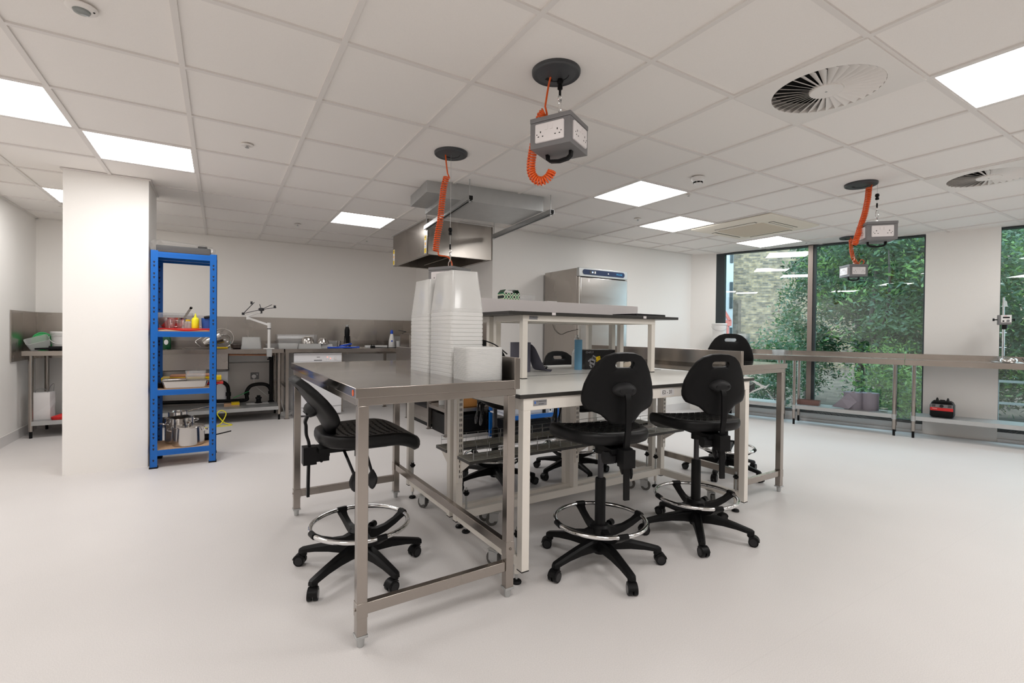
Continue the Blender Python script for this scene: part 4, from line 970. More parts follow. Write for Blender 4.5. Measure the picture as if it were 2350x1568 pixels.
def window_items():
    zs = .2482
    for i, (tt, off, lab) in enumerate(((-.66, -.24, 'fat grey paper roll on the window bench undershelf, with its sheet end flopping out'), (-.50, -.19, 'fat grey paper roll on the window bench undershelf, the tidy right-hand one'))):
        t = thing('paper_roll', lab, 'paper roll', lp(tt, off, zs), WANG, 'fat grey paper rolls under the window bench')
        m = MB(); m.lathe([(.028, 0), (.098, 0), (.098, .205), (.028, .205)], 40, cap=False); m.m = 1; m.lathe([(.026, .001), (.030, .001), (.030, .206), (.026, .206)], 24, cap=False); m.build('roll', ['lgrey_paper', 'brown'], t, smooth=40)
        if i == 0:
            m = MB(); m.loft([[(-.03, -.10, .195), (-.05, -.099, .19), (-.052, -.101, .19), (-.032, -.102, .195)], [(.05, -.12, .10), (-.11, -.085, .12), (-.112, -.087, .12), (.048, -.122, .10)], [(-.03, -.13, .005), (-.21, -.06, .012), (-.212, -.062, .012), (-.032, -.132, .005)]]); m.build('loose_sheet', 'lgrey_paper', t, smooth=0)
    t = thing('glass_jar', 'tiny glass jar beside the fat grey paper rolls', 'jar', lp(-.352, -.28, zs)); m = MB(); round_tub(m, [(.034, 0), (.04, .02), (.042, .045)], .002); m.build('body', 'glassware', t); m = MB(); m.lathe([(.046, .045), (.046, .049), (.02, .052)], 24); m.build('rim', 'chrome', t)
    m = MB(); tub_mb(m, .26, .14, .058, .004, .95, .004, .01); simple('plastic_tray', 'reddish brown tinted plastic tray on the middle undershelf', 'tray', m, 'tint_tub', lp(-1.135, -.23, zs), WANG)
    # blender base
    t = thing('food_blender', 'red and black blender motor base on the right-hand undershelf', 'blender', lp(.172, -.25, zs), WANG - R(6))
    m = MB(); m.loft([rrect(.185, .19, .02, 4, z=.004), rrect(.205, .205, .02, 4, z=.02), rrect(.205, .205, .02, 4, z=.135), rrect(.175, .17, .02, 4, z=.170), rrect(.16, .15, .02, 4, z=.176)]); m.build('body', 'black', t, bevel=.002)
    m = MB(); m.box(-.096, -.107, .078, .096, -.100, .112); rb = m.build('red_band', 'red', t, smooth=0)
    text_mesh('Vitamix', .014, 'white_pl', 'lettering', rb, (-.058, -.1075, .100), (PI / 2, 0, 0))
    m = MB(); m.box(-.094, -.106, .113, .094, -.100, .150); m.m = 1
    for sx in (-1, 1):
        for k in range(4): m.box(sx * .068 - .016, -.1075, .120 + k * .007, sx * .068 + .016, -.106, .123 + k * .007)
    m.build('control_panel', ['box_grey', 'black'], t, smooth=0)
    m = MB(); m.cyl((0, -.104, .132), (0, -.118, .132), .017, 20); m.box(-.003, -.122, .120, .003, -.117, .144); m.build('dial', 'black_gloss', t)
    m = MB()
    for sx in (-1, 1): m.loft([rrect(.026, .05, .006, 3, sx * .045, 0, .176), rrect(.022, .04, .006, 3, sx * .045, 0, .195), rrect(.010, .02, .003, 3, sx * .045, 0, .215)])
    m.cyl((0, 0, .176), (0, 0, .192), .022, 18); m.box(-.075, -.04, .172, .075, .04, .182); m.build('drive_seat', 'rubber', t)
    # crates on the left bench
    z = .8882
    m = MB(); tub_mb(m, .30, .21, .10, .003, .93, .006, .012); cr = m.mesh('clear_crate', 'clear_pl', 40)
    for k in range(6):
        o = bpy.data.objects.new('clear_crate', cr); COL.objects.link(o); o.location = lp(-2.03, -.235, z + k * .036); o.rotation_euler = (0, 0, WANG)
        tag(o, 'clear plastic crate in the stack on the left window bench' + (', topmost' if k == 5 else ''), 'crate', 'nested clear crates on the left window bench')
    m = MB(); m.m = 0; m.lathe([(.085, 0), (.10, .19), (.105, .19), (.105, .20), (.099, .20)], 32)
    m.lathe([(.107, .198), (.107, .212), (.100, .215)], 32); b0 = m.mesh('white_bucket', 'white_pl', 40)
    m = MB(); m.tube([(.108 * math.cos(a), -.108 * abs(math.sin(a)) * .35 - .100 * abs(math.sin(a)) * .6, .175 - .07 * math.sin(a)) for a in [PI * k / 14 for k in range(15)]], .0018, 5); hb = m.mesh('handle', 'galv', 40)
    for k, lab in enumerate(('white lidded bucket standing on the window bench beneath another', 'white lidded bucket on top of another at the wall end of the window bench')):
        t = thing('white_bucket', lab, 'bucket', lp(-2.28, -.21, z + k * .2155), 0, 'white buckets at the wall end of the window benches')
        link('body', b0, t); link('handle', hb, t, rz=-.9)
    m = MB(); tub_mb(m, .15, .11, .07, .002, .9, .005, .01); simple('clear_crate', 'small shallow clear box by the window bench joint', 'crate', m, 'clear_pl', lp(-1.5, -.2, z), WANG)
    # white monitor arm lying on the left undershelf
    t = thing('monitor_arm', 'white jointed monitor arm lying on the left window undershelf', 'monitor arm', lp(-1.75, -.26, zs), WANG)
    m = MB(); m.bar((-.16, 0, .325), (.06, 0, .20), .036, .026); m.cyl((.0, 0, .235), (.012, 0, .228), .024, 14); m.build('upper_arm', 'white_pl', t, bevel=.003)
    m = MB(); m.bar((-.17, 0, .05), (.06, 0, .175), .03, .022); m.cyl((.07, -.02, .19), (.07, .02, .19), .025, 14); m.build('lower_arm', 'white_pl', t, bevel=.003)
    m = MB(); m.bar((.10, 0, .165), (.15, 0, .23), .07, .012); m.cyl((.07, 0, .19), (.125, 0, .197), .012, 10); m.build('mounting_head', 'white_pl', t, bevel=.002)
    m = MB(); m.tube([(.12, 0, .15), (.20, 0, .04), (.26, 0, .05)], .005, 6); m.tube([(.15, -.03, .09), (.22, .04, .006), (.255, .05, .012)], .004, 6); m.build('wire_frame', 'chrome', t)
    m = MB(); m.cyl((-.15, -.02, .20), (-.15, .02, .20), .03, 14); m.bar((-.2, 0, .19), (-.15, 0, .27), .03, .03); m.box(-.24, -.04, .0, -.14, .05, .12); m.build('desk_clamp', 'black', t, bevel=.004)
    # overhead stirrer on a stand with hotplate base
    z = .8882
    t = thing('overhead_stirrer', 'grey overhead stirrer with a digital display clamped on a steel stand', 'laboratory stirrer', lp(.655, -.20, z), WANG + R(2))
    m = MB(); m.box(-.09, -.10, 0, .13, .08, .010); m.build('base_plate', 'galv', t, bevel=.003)
    m = MB(); m.cyl((-.008, .0, .01), (-.008, .0, .70), .008, 14); m.build('rod', 'chrome', t)
    m = MB(); m.box(-.055, -.07, .405, .045, .02, .51); m.build('motor_housing', 'box_grey', t, bevel=.004)
    m = MB(); m.m = 0; m.box(-.035, -.0715, .430, .044, -.070, .508); m.m = 1; m.box(-.022, -.0722, .474, .030, -.0712, .490); m.box(-.024, -.0722, .436, -.010, -.0712, .452); m.m = 2; m.cyl((.018, -.0715, .446), (.018, -.078, .446), .012, 18); m.m = 3; m.box(-.012, -.0722, .497, .010, -.0712, .5)
    m.build('control_panel', ['white_pl', 'void', 'box_grey', 'ink_red'], t, smooth=0)
    m = MB(); m.cyl((-.055, -.01, .46), (-.078, -.01, .46), .006, 10); m.cyl((-.078, -.01, .46), (-.092, -.01, .46), .015, 10); m.cyl((.045, -.01, .46), (.065, -.01, .46), .006, 10); m.cyl((.065, -.01, .46), (.078, -.01, .46), .013, 10); m.build('clamp_knob', 'black', t)
    m = MB(); m.lathe([(.02, .395), (.022, .405)], 16, (-.005, -.045, 0)); m.lathe([(.012, .355), (.022, .36), (.022, .395), (.018, .40)], 18, (-.005, -.045, 0)); m.build('chuck', 'black', t)
    m = MB(); m.cyl((-.005, -.045, .03), (-.005, -.045, .36), .004, 10)
    for zz in (.32, .16): m.cyl((-.035, -.0, zz), (.02, -.0, zz), .004, 8)
    m.build('stirring_rod', 'chrome', t)
    m = MB(); m.loft([rrect(.055, .04, .006, 3, 0, 0, .60), rrect(.038, .03, .006, 3, 0, 0, .612), rrect(.034, .028, .008, 3, 0, 0, .65), rrect(.02, .018, .006, 3, 0, 0, .665)]); m.build('rod_cap', 'frost', t)
    t = thing('steel_pan', 'low stainless round pan upturned on a plate at the foot of the stirrer', 'pan', lp(.675, -.345, z), WANG)
    m = MB(); m.box(-.10, -.06, 0, .11, .06, .008); m.build('plate', 'galv', t, bevel=.002)
    m = MB(); m.lathe([(.078, .008), (.080, .012), (.072, .016), (.070, .042), (.062, .052), (.03, .056), (.001, .056)], 36); m.build('pan_body', 'pot_steel', t)
    m = MB(); m.tube(catmull([lp(.78, -.30, z + .05), lp(.80, -.33, z + .02), lp(.83, -.34, z + .015)]), .003, 6); m.tube([lp(.83, -.34, z + .016), lp(.87, -.35, z + .016)], .014, 10)
    simple('mains_plug', 'black plug and lead lying beside the steel pan at the right edge', 'plug', m, 'black', (0, 0, 0))
window_items()

# ---------------------------------------------------------------- back kitchen
def kitchen():
    z = .903
    def worktop_part(m, x0, y0, x1, y1): m.box(x0, y0, z - .048, x1, y1, z)
    # sink bench
    t = thing('sink_bench', 'long stainless sink bench along the back wall behind the blue rack', 'sink unit', (-.52, 6.75, 0))
    ox = .52
    m = MB(); m.box(-1.72 + ox, 0, z - .048, .702 + ox, .012, z)
    m.box(-1.72 + ox, .012, z - .008, -.56 + ox, .63, z); m.box(.08 + ox, .012, z - .008, .702 + ox, .63, z); m.box(-.56 + ox, .012, z - .008, .08 + ox, .09, z); m.box(-.56 + ox, .52, z - .008, .08 + ox, .63, z); m.box(.69 + ox, .012, z - .048, .702 + ox, .63, z)
    m.build('worktop', 'steel', t, smooth=0)
    m = MB(); m.box(-1.72 + ox, .615, z, .702 + ox, .63, z + .095); m.build('upstand', 'steel', t, smooth=0)
    m = MB(); b = z - .008
    m.box(-.56 + ox, .09, b - .24, -.55 + ox, .52, b); m.box(.07 + ox, .09, b - .24, .08 + ox, .52, b); m.box(-.55 + ox, .09, b - .24, .07 + ox, .10, b); m.box(-.55 + ox, .51, b - .24, .07 + ox, .52, b); m.box(-.55 + ox, .10, b - .25, .07 + ox, .51, b - .24); m.build('bowl', 'steel_sheet', t, smooth=0)
    m = MB(); m.box(-.60 + ox, .018, .655, .096 + ox, .026, z - .048); m.box(-.60 + ox, .018, .655, .096 + ox, .12, .663); m.box(.088 + ox, .018, .655, .096 + ox, .5, z - .048); m.build('front_panel', 'steel_sheet', t, smooth=0)
    m = MB(); m.cyl((.12 + ox, .56, z), (.12 + ox, .56, z + .02), .025, 16)
    m.tube(catmull([(.12 + ox, .56, z + .02), (.12 + ox, .56, z + .12), (.07 + ox, .50, z + .17), (.0 + ox, .42, z + .16), (-.03 + ox, .38, z + .12)]), .011, 10); m.build('tap', 'chrome', t)
    for x in (-1.66, -.62, .655):
        for y in (.04, .58):
            g = MB(); g.cyl((x + ox, y, .07), (x + ox, y, z - .03), .02, 16); lg = g.build('leg', 'steel', t); g = MB(); g.cyl((x + ox, y, 0), (x + ox, y, .072), .013, 10); g.build('foot', 'black', lg)
    m = MB(); m.box(-1.66 + ox, .03, .168, .655 + ox, .59, .174); m.box(-1.66 + ox, .022, .130, .655 + ox, .032, .174); m.box(-1.66 + ox, .585, .130, .655 + ox, .595, .174); m.build('undershelf', 'galv', t, smooth=0)
    # second bench, over the dishwasher, with a return along the canopy wall
    t = thing('corner_bench', 'stainless corner bench over the white dishwasher, turning along the canopy wall', 'workbench', (.72, 6.75, 0))
    m = MB(); worktop_part(m, 0, 0, 1.39, .63); m.box(1.39, -1.38, z - .048, 1.97, .63, z); m.build('worktop', 'steel', t, smooth=0)
    m = MB(); m.box(0, .615, z, 1.97, .63, z + .095); m.box(1.955, -1.38, z, 1.97, .615, z + .095); m.build('upstand', 'steel', t, smooth=0)
    for x, y in ((.025, .03), (.025, .58), (.76, .32), (.76, .58), (1.42, .45), (1.42, -.6), (1.93, -.6)):
        g = MB(); g.box(x - .018, y - .018, .0, x + .018, y + .018, z - .048); g.box(x - .03, y - .03, 0, x + .03, y + .03, .006); g.build('leg', 'steel', t, smooth=0)
    m = MB(); m.box(.007, .05, .40, .043, .56, .43); m.build('brace', 'steel', t, smooth=0)
    # dishwasher
    t = thing('dishwasher', 'white slimline-fronted dishwasher under the corner bench', 'dishwasher', (1.125, 6.79, 0))
    m = MB(); m.box(-.30, .02, .02, .30, .58, .845); m.build('body', 'white_app', t, bevel=.003)
    m = MB(); m.box(-.30, 0, .735, .30, .02, .825); m.m = 0; m.box(-.30, -.004, .828, .30, .02, .848); cp = m.build('control_panel', 'white_app', t, bevel=.003)
    m = MB(); m.m = 0; m.box(-.055, -.0012, .742, .045, 0, .757); m.m = 1
    for x, zz in ((.115, .79), (.155, .772)): m.cyl((x, -.002, zz), (x, 0, zz), .004, 8)
    m.m = 2; m.cyl((.215, -.014, .775), (.215, 0, .775), .018, 20); m.m = 0
    for x in (.10, .125, .15): m.box(x, -.001, .752, x + .01, 0, .756)
    m.m = 3; m.box(-.02, -.001, .786, .02, 0, .795); m.build('controls', ['label_grey', 'red_led', 'white_pl', 'box_grey'], cp, smooth=0)
    m = MB(); m.box(-.30, 0, .13, .30, .02, .732); m.build('door', 'white_app', t, bevel=.003)
    m = MB(); m.box(-.30, .01, .03, .30, .02, .125); m.build('plinth', 'white_app', t, bevel=.002)
    # splashbacks
    def sp(name, x0, y0, x1, y1):
        m = MB(); m.box(x0, y0, .80, x1, y1, 1.318); o = m.build(name, 'steel_sheet', smooth=0); return o
    tag(sp('splashback', -1.77, 7.388, 2.69, 7.399), 'stainless splashback sheet along the back wall', 'splashback', 'stainless wall splashbacks')
    tag(sp('splashback', -1.769, 6.62, -1.759, 7.387), 'stainless splashback sheet on the left wall beside the white bucket', 'splashback', 'stainless wall splashbacks')
    tag(sp('splashback', 2.689, 4.90, 2.699, 7.387), 'stainless splashback sheet below the extract canopy', 'splashback', 'stainless wall splashbacks')
    # equipment stand under the canopy
    t = thing('equipment_stand', 'small stainless stand with an open shelf below the canopy', 'stand', (2.385, 5.08, 0))
    m = MB(); m.box(-.275, -.28, .86, .29, .27, .90); m.build('worktop', 'steel', t, smooth=0)
    for x in (-.265, .27):
        for y in (-.26, .25): g = MB(); g.box(x - .018, y - .018, 0, x + .018, y + .018, .86); g.box(x - .03, y - .03, 0, x + .03, y + .03, .006); g.build('leg', 'steel', t, smooth=0)
    m = MB(); m.box(-.28, -.27, .262, .28, .26, .30); m.build('shelf', 'steel', t, smooth=0)
    m = MB(); m.lathe([(.03, 0), (.034, .005), (.034, .12), (.012, .15), (.012, .17)], 20); simple('steel_flask', 'pale grey bottle on the shelf of the small stand', 'bottle', m, 'frost', (2.20, 5.15, .301))
    t = thing('wooden_block', 'orange-brown wooden knife block on the shelf of the small stand', 'knife block', (2.42, 4.93, .3005)); m = MB(); m.box(-.07, -.06, 0, .10, .08, .17); m.build('block', 'wood', t, bevel=.004)
    m = MB(); m.box(.05, -.03, .17, .065, -.01, .19); m.box(.02, -.03, .17, .03, -.01, .185); m.build('knife_handle', 'red', t, smooth=0)
    m = MB(); m.box(-.24, -.24, .0, .24, .22, .22); m.box(-.20, -.25, .04, .20, -.24, .18); simple('floor_box', 'black box standing on the floor under the small stand', 'box', m, 'black', (2.385, 5.08, 0.0), bevel=.004)
    t = thing('oven', 'stainless countertop oven with a dark glass door below the canopy bench', 'oven', (2.14, 5.72, 0))
    m = MB(); m.box(.02, -.31, .04, .52, .28, .56); m.build('body', 'steel_sheet', t, bevel=.003)
    m = MB(); m.box(0, -.31, .10, .02, .28, .54); dr = m.build('door', 'steel', t, bevel=.003)
    m = MB(); m.box(-.003, -.25, .22, 0, .22, .50); m.build('glass', 'black_gloss', dr, smooth=0)
    m = MB(); m.cyl((-.03, -.27, .52), (-.03, .24, .52), .007, 10); m.build('handle', 'chrome', dr)
    m = MB(); m.box(.02, -.31, .0, .5, .28, .04); m.build('plinth', 'black', t, smooth=0)
    t = thing('fryer', 'stainless tabletop fryer with a lift-up arm on the canopy bench', 'fryer', (2.40, 6.32, z))
    m = MB(); m.box(-.25, -.19, .0, .25, .19, .20); m.build('tank', 'steel', t, bevel=.003)
    m = MB(); m.box(-.26, -.20, .2005, .26, .20, .212); m.build('rim', 'steel', t, bevel=.002)
    m = MB(); m.tube([(-.23, .17, .215), (-.25, -.05, .24), (-.24, .3, .26)], .006, 6); m.cyl((-.05, 0, .22), (-.05, 0, .245), .02, 12); m.build('arm', 'black', t)
    # floor things
    m = MB(); rings = []
    for q in range(3):
        for k in range(14): a = 2 * PI * k / 14; rings.append((.745 + (.075 + .012 * q) * math.cos(a), 7.02 + .06 * math.sin(a) + .02 * q, .012 + .015 * q + .01 * math.sin(2 * a)))
    m.tube(rings, .006, 6); m.tube(catmull([(.75, 7.1, .03), (.72, 7.3, .25), (.71, 7.34, .7)]), .005, 6)
    simple('coiled_lead', 'white cable coiled on the floor between the two back benches', 'cable', m, 'white_pl', (0, 0, 0), smooth=60)
    m = MB(); P_ = [(-.10, 6.72, .004), (.0, 6.60, .006), (.13, 6.62, .005), (.05, 6.70, .03), (-.02, 6.72, .13), (.02, 6.73, .17), (.07, 6.72, .13), (.02, 6.65, .03), (-.06, 6.55, .006), (-.16, 6.60, .004), (-.25, 6.8, .004)]
    m.tube(catmull(P_), .006, 6); simple('yellow_hose', 'yellow hose looped on the floor beside the blue rack', 'hose', m, 'byellow', (0, 0, 0), smooth=60)
    # under-sink plumbing and blocks wall
    m = MB(); m.box(-.9, 7.375, .05, .68, 7.3875, .70)
    struct(m.build('trim_6', 'block', smooth=0))
    t = thing('waste_pipe', 'black plastic waste pipe arching above the sink undershelf', 'pipe', (0, 0, 0))
    m = MB(); m.tube(catmull([(-1.0, 7.25, .245), (-.2, 7.25, .225), (.12, 7.24, .215), (.30, 7.24, .215), (.31, 7.24, .26), (.31, 7.24, .33), (.36, 7.24, .40), (.46, 7.24, .42), (.55, 7.24, .40), (.595, 7.24, .33), (.60, 7.24, .20)]), .023, 12)
    for p in ((.12, .215), (.25, .215), (.31, .30), (.595, .30)): m.lathe([(.029, -.02), (.031, -.015), (.031, .015), (.029, .02)], 14, (p[0], 7.24, p[1]))
    m.build('arched_pipe', 'black', t)
    m = MB(); m.tube(catmull([(.10, 7.24, .22), (.10, 7.24, .34), (.085, 7.24, .42), (.02, 7.24, .47), (-.04, 7.24, .45)]), .022, 12); m.lathe([(.03, -.02), (.03, .03)], 14, (.10, 7.24, .30)); m.build('branch_pipe', 'black', t)
    m = MB(); m.tube([(.60, 7.24, .175), (.60, 7.24, .80)], .025, 14); m.lathe([(.04, .174), (.04, .182), (.028, .19)], 16, (.60, 7.24, 0)); m.build('standpipe', 'black', t)
    m = MB(); m.lathe([(.045, .1745), (.045, .182), (.03, .186), (.03, .23), (.038, .235), (.038, .25), (.022, .255), (.022, .275), (.001, .277)], 20, (0, 0, -.1743)); simple('pipe_fitting', 'black pipe fitting standing on a white sheet on the sink undershelf', 'pipe fitting', m, 'black', (.445, 7.17, .1762))
    m = MB(); m.box(.30, 7.05, .1745, .56, 7.22, .1755); simple('white_sheet', 'white sheet of paper under the black pipe fitting', 'paper', m, 'white_pl', (0, 0, 0), smooth=0)
    m = MB(); m.box(.05, 7.0, .1745, .22, 7.14, .19); m.m = 1; m.box(.13, 7.0, .1903, .22, 7.13, .215); m.m = 0; m.box(.05, 7.02, .1903, .13, 7.13, .205); simple('paper_bundle', 'yellow and buff paper bundle on the sink undershelf', 'papers', m, ['mdf', 'yellow'], (0, 0, 0), smooth=0)
    m = MB(); m.bar((.15, 7.15, .26), (.33, 7.15, .34), .05, .003); simple('green_card', 'green translucent card leaning on the black pipe', 'card', m, 'green', (0, 0, 0), smooth=0)
    m = MB(); m.tube([(-.10, 7.36, .815), (.62, 7.36, .80)], .0075, 8); m.tube([(-.9, 7.33, .36), (-.42, 7.33, .385), (-.36, 7.33, .385), (-.34, 7.33, .41), (-.34, 7.33, .66)], .011, 8); simple('copper_pipe', 'copper water pipes clipped to the wall under the sink', 'pipe', m, 'copper', (0, 0, 0))
    m = MB(); m.box(-.105, 7.26, .175, .095, 7.372, .60); m.m = 1; m.box(-.10, 7.255, .6005, .11, 7.372, .64); simple('water_heater', 'white water heater box under the sink', 'water heater', m, ['white_app', 'box_grey'], (0, 0, 0), bevel=.004)
    t = thing('wall_socket', 'grey double wall socket with a white plug under the sink bench', 'socket', (.41, 7.374, .52))
    m = MB(); m.box(-.05, -.012, -.045, .05, 0, .045); m.build('plate', 'box_grey', t, bevel=.002)
    m = MB(); m.cyl((-.012, -.05, -.004), (-.012, -.012, -.004), .026, 16); m.tube(catmull([(-.012, -.05, -.02), (.0, -.06, -.12), (.09, -.06, -.22), (.20, -.06, -.32), (.24, -.05, -.345)]), .004, 6); m.build('plug', 'white_pl', t); m = MB(); m.box(.022, -.016, .01, .032, -.012, .03); m.build('switch', 'white_pl', t)
kitchen()
# ---------------------------------------------------------------- blue boltless rack
def blue_rack():
    x0, x1, y0, y1, H_ = -.485, -.022, 4.86, 5.27, 1.792
    t = thing('blue_rack', 'tall blue boltless shelving rack with board shelves beside the white pillar', 'shelving rack', (x0, y0, 0))
    w_, d_ = x1 - x0, y1 - y0
    def post(cx, cy, sx, sy):
        m = MB(); a = .052; tt = .003
        x_, X_ = sorted((cx, cx + sx * a)); ya, yb = sorted((cy, cy + sy * tt))
        # L profile: face along x with pairs of key slots, face along y
        slots = []
        z = .06; k = 0
        m.m = 0; m.box(x_, ya, .012, X_, yb, H_); xa, xb = sorted((cx, cx + sx * tt)); ya2, yb2 = sorted((cy, cy + sy * a)); m.box(xa, ya2, .012, xb, yb2, H_)
        m.m = 1; xm = (x_ + X_) / 2
        while z < H_ - .03:
            for dz in (0, .030):
                if abs((z + dz) - .12) > .03 and abs(z + dz - .63) > .03 and abs(z + dz - 1.11) > .03 and abs(z + dz - 1.76) > .03:
                    yy0, yy1 = (ya - .0006, yb + .0006)
                    m.box(xm - .0065, yy0, z + dz + .006, xm + .0065, yy1, z + dz + .014); m.box(xm - .0035, yy0, z + dz - .003, xm + .0035, yy1, z + dz + .006)
            z += .094
        p = m.build('upright', ['blue', 'slot_dark'], t, smooth=0)
        f = MB(); f.box(x_ - .003, min(ya, ya2) - .003, 0, X_ + .003, max(yb, yb2) + .003, .012); f.build('foot', 'black', p, smooth=0)
    post(0, 0, 1, 1); post(w_, 0, -1, 1); post(0, d_, 1, -1); post(w_, d_, -1, -1)
    for z in (1.782, 1.128, .645, .148):
        for nm, (a, b, c, d) in (('beam', (.006, .001, w_ - .006, .012)), ('beam', (.006, d_ - .012, w_ - .006, d_ - .001)), ('side_beam', (.001, .012, .012, d_ - .012)), ('side_beam', (w_ - .012, .012, w_ - .001, d_ - .012))):
            m = MB(); zz = z - .046; m.box(a, b, zz, c, d, z)
            if nm == 'beam' and b < .1:
                for q in (.010, .020, .030): m.box(.052, b - .001, zz + q, w_ - .052, b + .001, zz + q + .003)
            m.build(nm, 'blue', t, smooth=0)
        m = MB(); m.box(.012, .006, z - .006, w_ - .012, d_ - .006, z - .001 + .003 * (z < 1.7)); m.build('shelf_board', 'mdf', t, smooth=0)
        if z > 1.7: m = MB(); m.box(.01, d_ / 2 - .015, z - .046, w_ - .01, d_ / 2 + .015, z - .006); m.build('centre_brace', 'blue', t, smooth=0)
mat('slot_dark', (.02, .02, .03), .8)
blue_rack()
def pan_with_handles(name, label, cat, loc, r, h, m_='pot_steel', lid=False, two=True, rz=0, group=None):
    t = thing(name, label, cat, loc, rz, group)
    m = MB(); round_tub(m, [(r * .96, 0), (r, .006), (r, h - .004), (r * 1.02, h)], .0025, 40); m.build('body', m_, t)
    sides = ((-1, 1) if two else (1,))
    for s in sides:
        m = MB(); z = h * .78; 
        if two: m.tube(catmull([(s * r, -.035, z), (s * (r + .03), -.032, z + .008), (s * (r + .045), 0, z + .012), (s * (r + .03), .032, z + .008), (s * r, .035, z)]), .0045, 8)
        else: m.tube([(r, 0, z), (r + .04, 0, z + .012), (r + .20, 0, z + .03)], .0065, 8, flat=.6)
        m.build('handle', 'chrome', t)
    if lid:
        m = MB(); m.lathe([(r * 1.02, h + .0005), (r * 1.0, h + .006), (r * .6, h + .010), (.03, h + .012), (.012, h + .014), (.010, h + .024), (.018, h + .034), (.012, h + .040), (.001, h + .041)], 40, cap=False); m.build('lid', m_, t)
    return t
def rack_items():
    zb = .1505
    pan_with_handles('stock_pot', 'stainless two-handled pot with its lid on, at the front of the bottom rack shelf', 'pot', (-.225, 5.0, zb), .118, .155, lid=True, rz=-.25)
    pan_with_handles('stock_pot', 'open deep stainless pot behind the lidded one on the bottom rack shelf', 'pot', (-.30, 5.155, zb), .108, .215, rz=.5)
    pan_with_handles('saucepan', 'shallow stainless saucepan perched on top of the deep open pot', 'pan', (-.31, 5.165, zb + .216), .075, .05, two=False, rz=.35)
    t = thing('frying_pan', 'dark frying pan lying at the right of the bottom rack shelf, handle sticking out', 'pan', (-.115, 5.165, zb), .2); m = MB(); round_tub(m, [(.07, 0), (.088, .03)], .003, 32); m.build('body', 'black', t); m = MB(); m.bar((.085, 0, .026), (.21, -.03, .05), .022, .008); m.build('handle', 'black', t, bevel=.002)
    z = .6485
    t = thing('steel_tray', 'shallow stainless gastronorm tray at the front of the middle rack shelf', 'tray', (-.245, 4.965, z))
    m = MB(); tub_mb(m, .325, .176, .062, .0015, .90, .003, .018); m.build('body', 'pot_steel', t); m = MB(); m.loft([rrect(.335, .186, .02, 4, z=.061), rrect(.335, .186, .02, 4, z=.0635), rrect(.300, .152, .018, 4, z=.0635), rrect(.300, .152, .018, 4, z=.061)], cap=False); m.build('rim', 'pot_steel', t)
    m = MB(); m.box(-.15, -.07, 0, .02, .07, .012); simple('pan_lid', 'flat steel lid resting across the gastronorm tray', 'lid', m, 'pot_steel', (-.26, 4.975, z + .0637), bevel=.003)
    m = MB(); tub_mb(m, .15, .10, .042, .002, .9, .005, .01); cc = m.mesh('clear_container', 'clear_pl')
    for k, lab in enumerate(('small clear container resting on the gastronorm tray', 'small clear container, topmost of the two on the gastronorm tray')):
        o = bpy.data.objects.new('clear_container', cc); COL.objects.link(o); o.location = (-.175, 4.985, z + .064 + k * .034); tag(o, lab, 'container')
    for nm, lab, cat_, c, dims, zz in (('chopping_board', 'red chopping board, lowest of the boards on the middle rack shelf', 'chopping board', 'red', (-.385, 5.09, .03, 5.25), .004), ('chopping_board', 'dark brown chopping board between the red and the yellow ones', 'chopping board', 'brown', (-.40, 5.09, .0, 5.25), .022), ('chopping_board', 'thick yellow chopping board on the middle rack shelf', 'chopping board', 'yellow', (-.43, 5.085, .015, 5.25), .040), ('chopping_board', 'tan chopping board lying on the yellow one', 'chopping board', 'mdf_red', (-.37, 5.09, -.03, 5.25), .078)):
        m = MB(); m.box(dims[0], dims[1], z + zz, dims[2], dims[3], z + zz + (.036 if c == 'yellow' else .016)); simple(nm, lab, cat_, m, c, (0, 0, 0), bevel=.004, group='chopping boards stacked on the middle rack shelf')
    m = MB(); tub_mb(m, .10, .09, .04, .003, .8, .004, .01); simple('black_dish', 'small black plastic dish left of the gastronorm tray', 'dish', m, 'black', (-.415, 5.03, z))
    z = 1.1315
    t = thing('baking_tray', 'pale baking tray with a red silicone mat on the upper rack shelf', 'tray', (-.255, 5.05, z)); m = MB(); m.box(-.215, -.17, 0, .215, .17, .010); m.build('tray_body', 'mdf_pale', t, bevel=.003)
    m = MB(); rings = []
    for k in range(13):
        x = -.215 + k * .43 / 12; dz = .006 * math.sin(k * .75) - .008 * (k / 12)
        rings.append([(x, -.176, .020 + dz), (x, -.10, .0245), (x, .14, .0245), (x, .14, .012), (x, -.10, .012), (x, -.172, .010 + dz)])
    m.loft(rings); m.build('silicone_mat', 'red', t, smooth=60)
    z += .0247
    t = thing('mixing_bowl', 'wide stainless mixing bowl on the upper rack shelf', 'bowl', (-.355, 5.13, z)); m = MB(); round_tub(m, [(.065, 0), (.09, .03), (.105, .088), (.108, .09)], .0015, 40); m.build('body', 'pot_steel', t)
    t = thing('measuring_jug', 'glass measuring jug with red markings before the mixing bowl', 'jug', (-.362, 4.985, z)); m = MB(); round_tub(m, [(.032, 0), (.042, .075)], .002, 28); m.build('body', 'glassware', t); m = MB()
    for k in range(4): m.box(-.039 - .002, -.004, .02 + k * .013, -.037, .008, .022 + k * .013)
    m.tube(catmull([(.04, 0, .065), (.065, 0, .06), (.062, 0, .02), (.035, 0, .012)]), .004, 6); m.build('markings', 'glassware', t)
    t = thing('measuring_jug', 'clear beaker beside the glass jug with red markings', 'jug', (-.275, 4.99, z)); m = MB(); round_tub(m, [(.034, 0), (.044, .07)], .002, 28); m.build('body', 'glassware', t)
    m = MB(); tub_mb(m, .26, .10, .135, .002, .9, .006, .012); simple('clear_container', 'tall clear container at the back of the upper rack shelf, left', 'container', m, 'clear_pl', (-.335, 5.20 - .02, z))
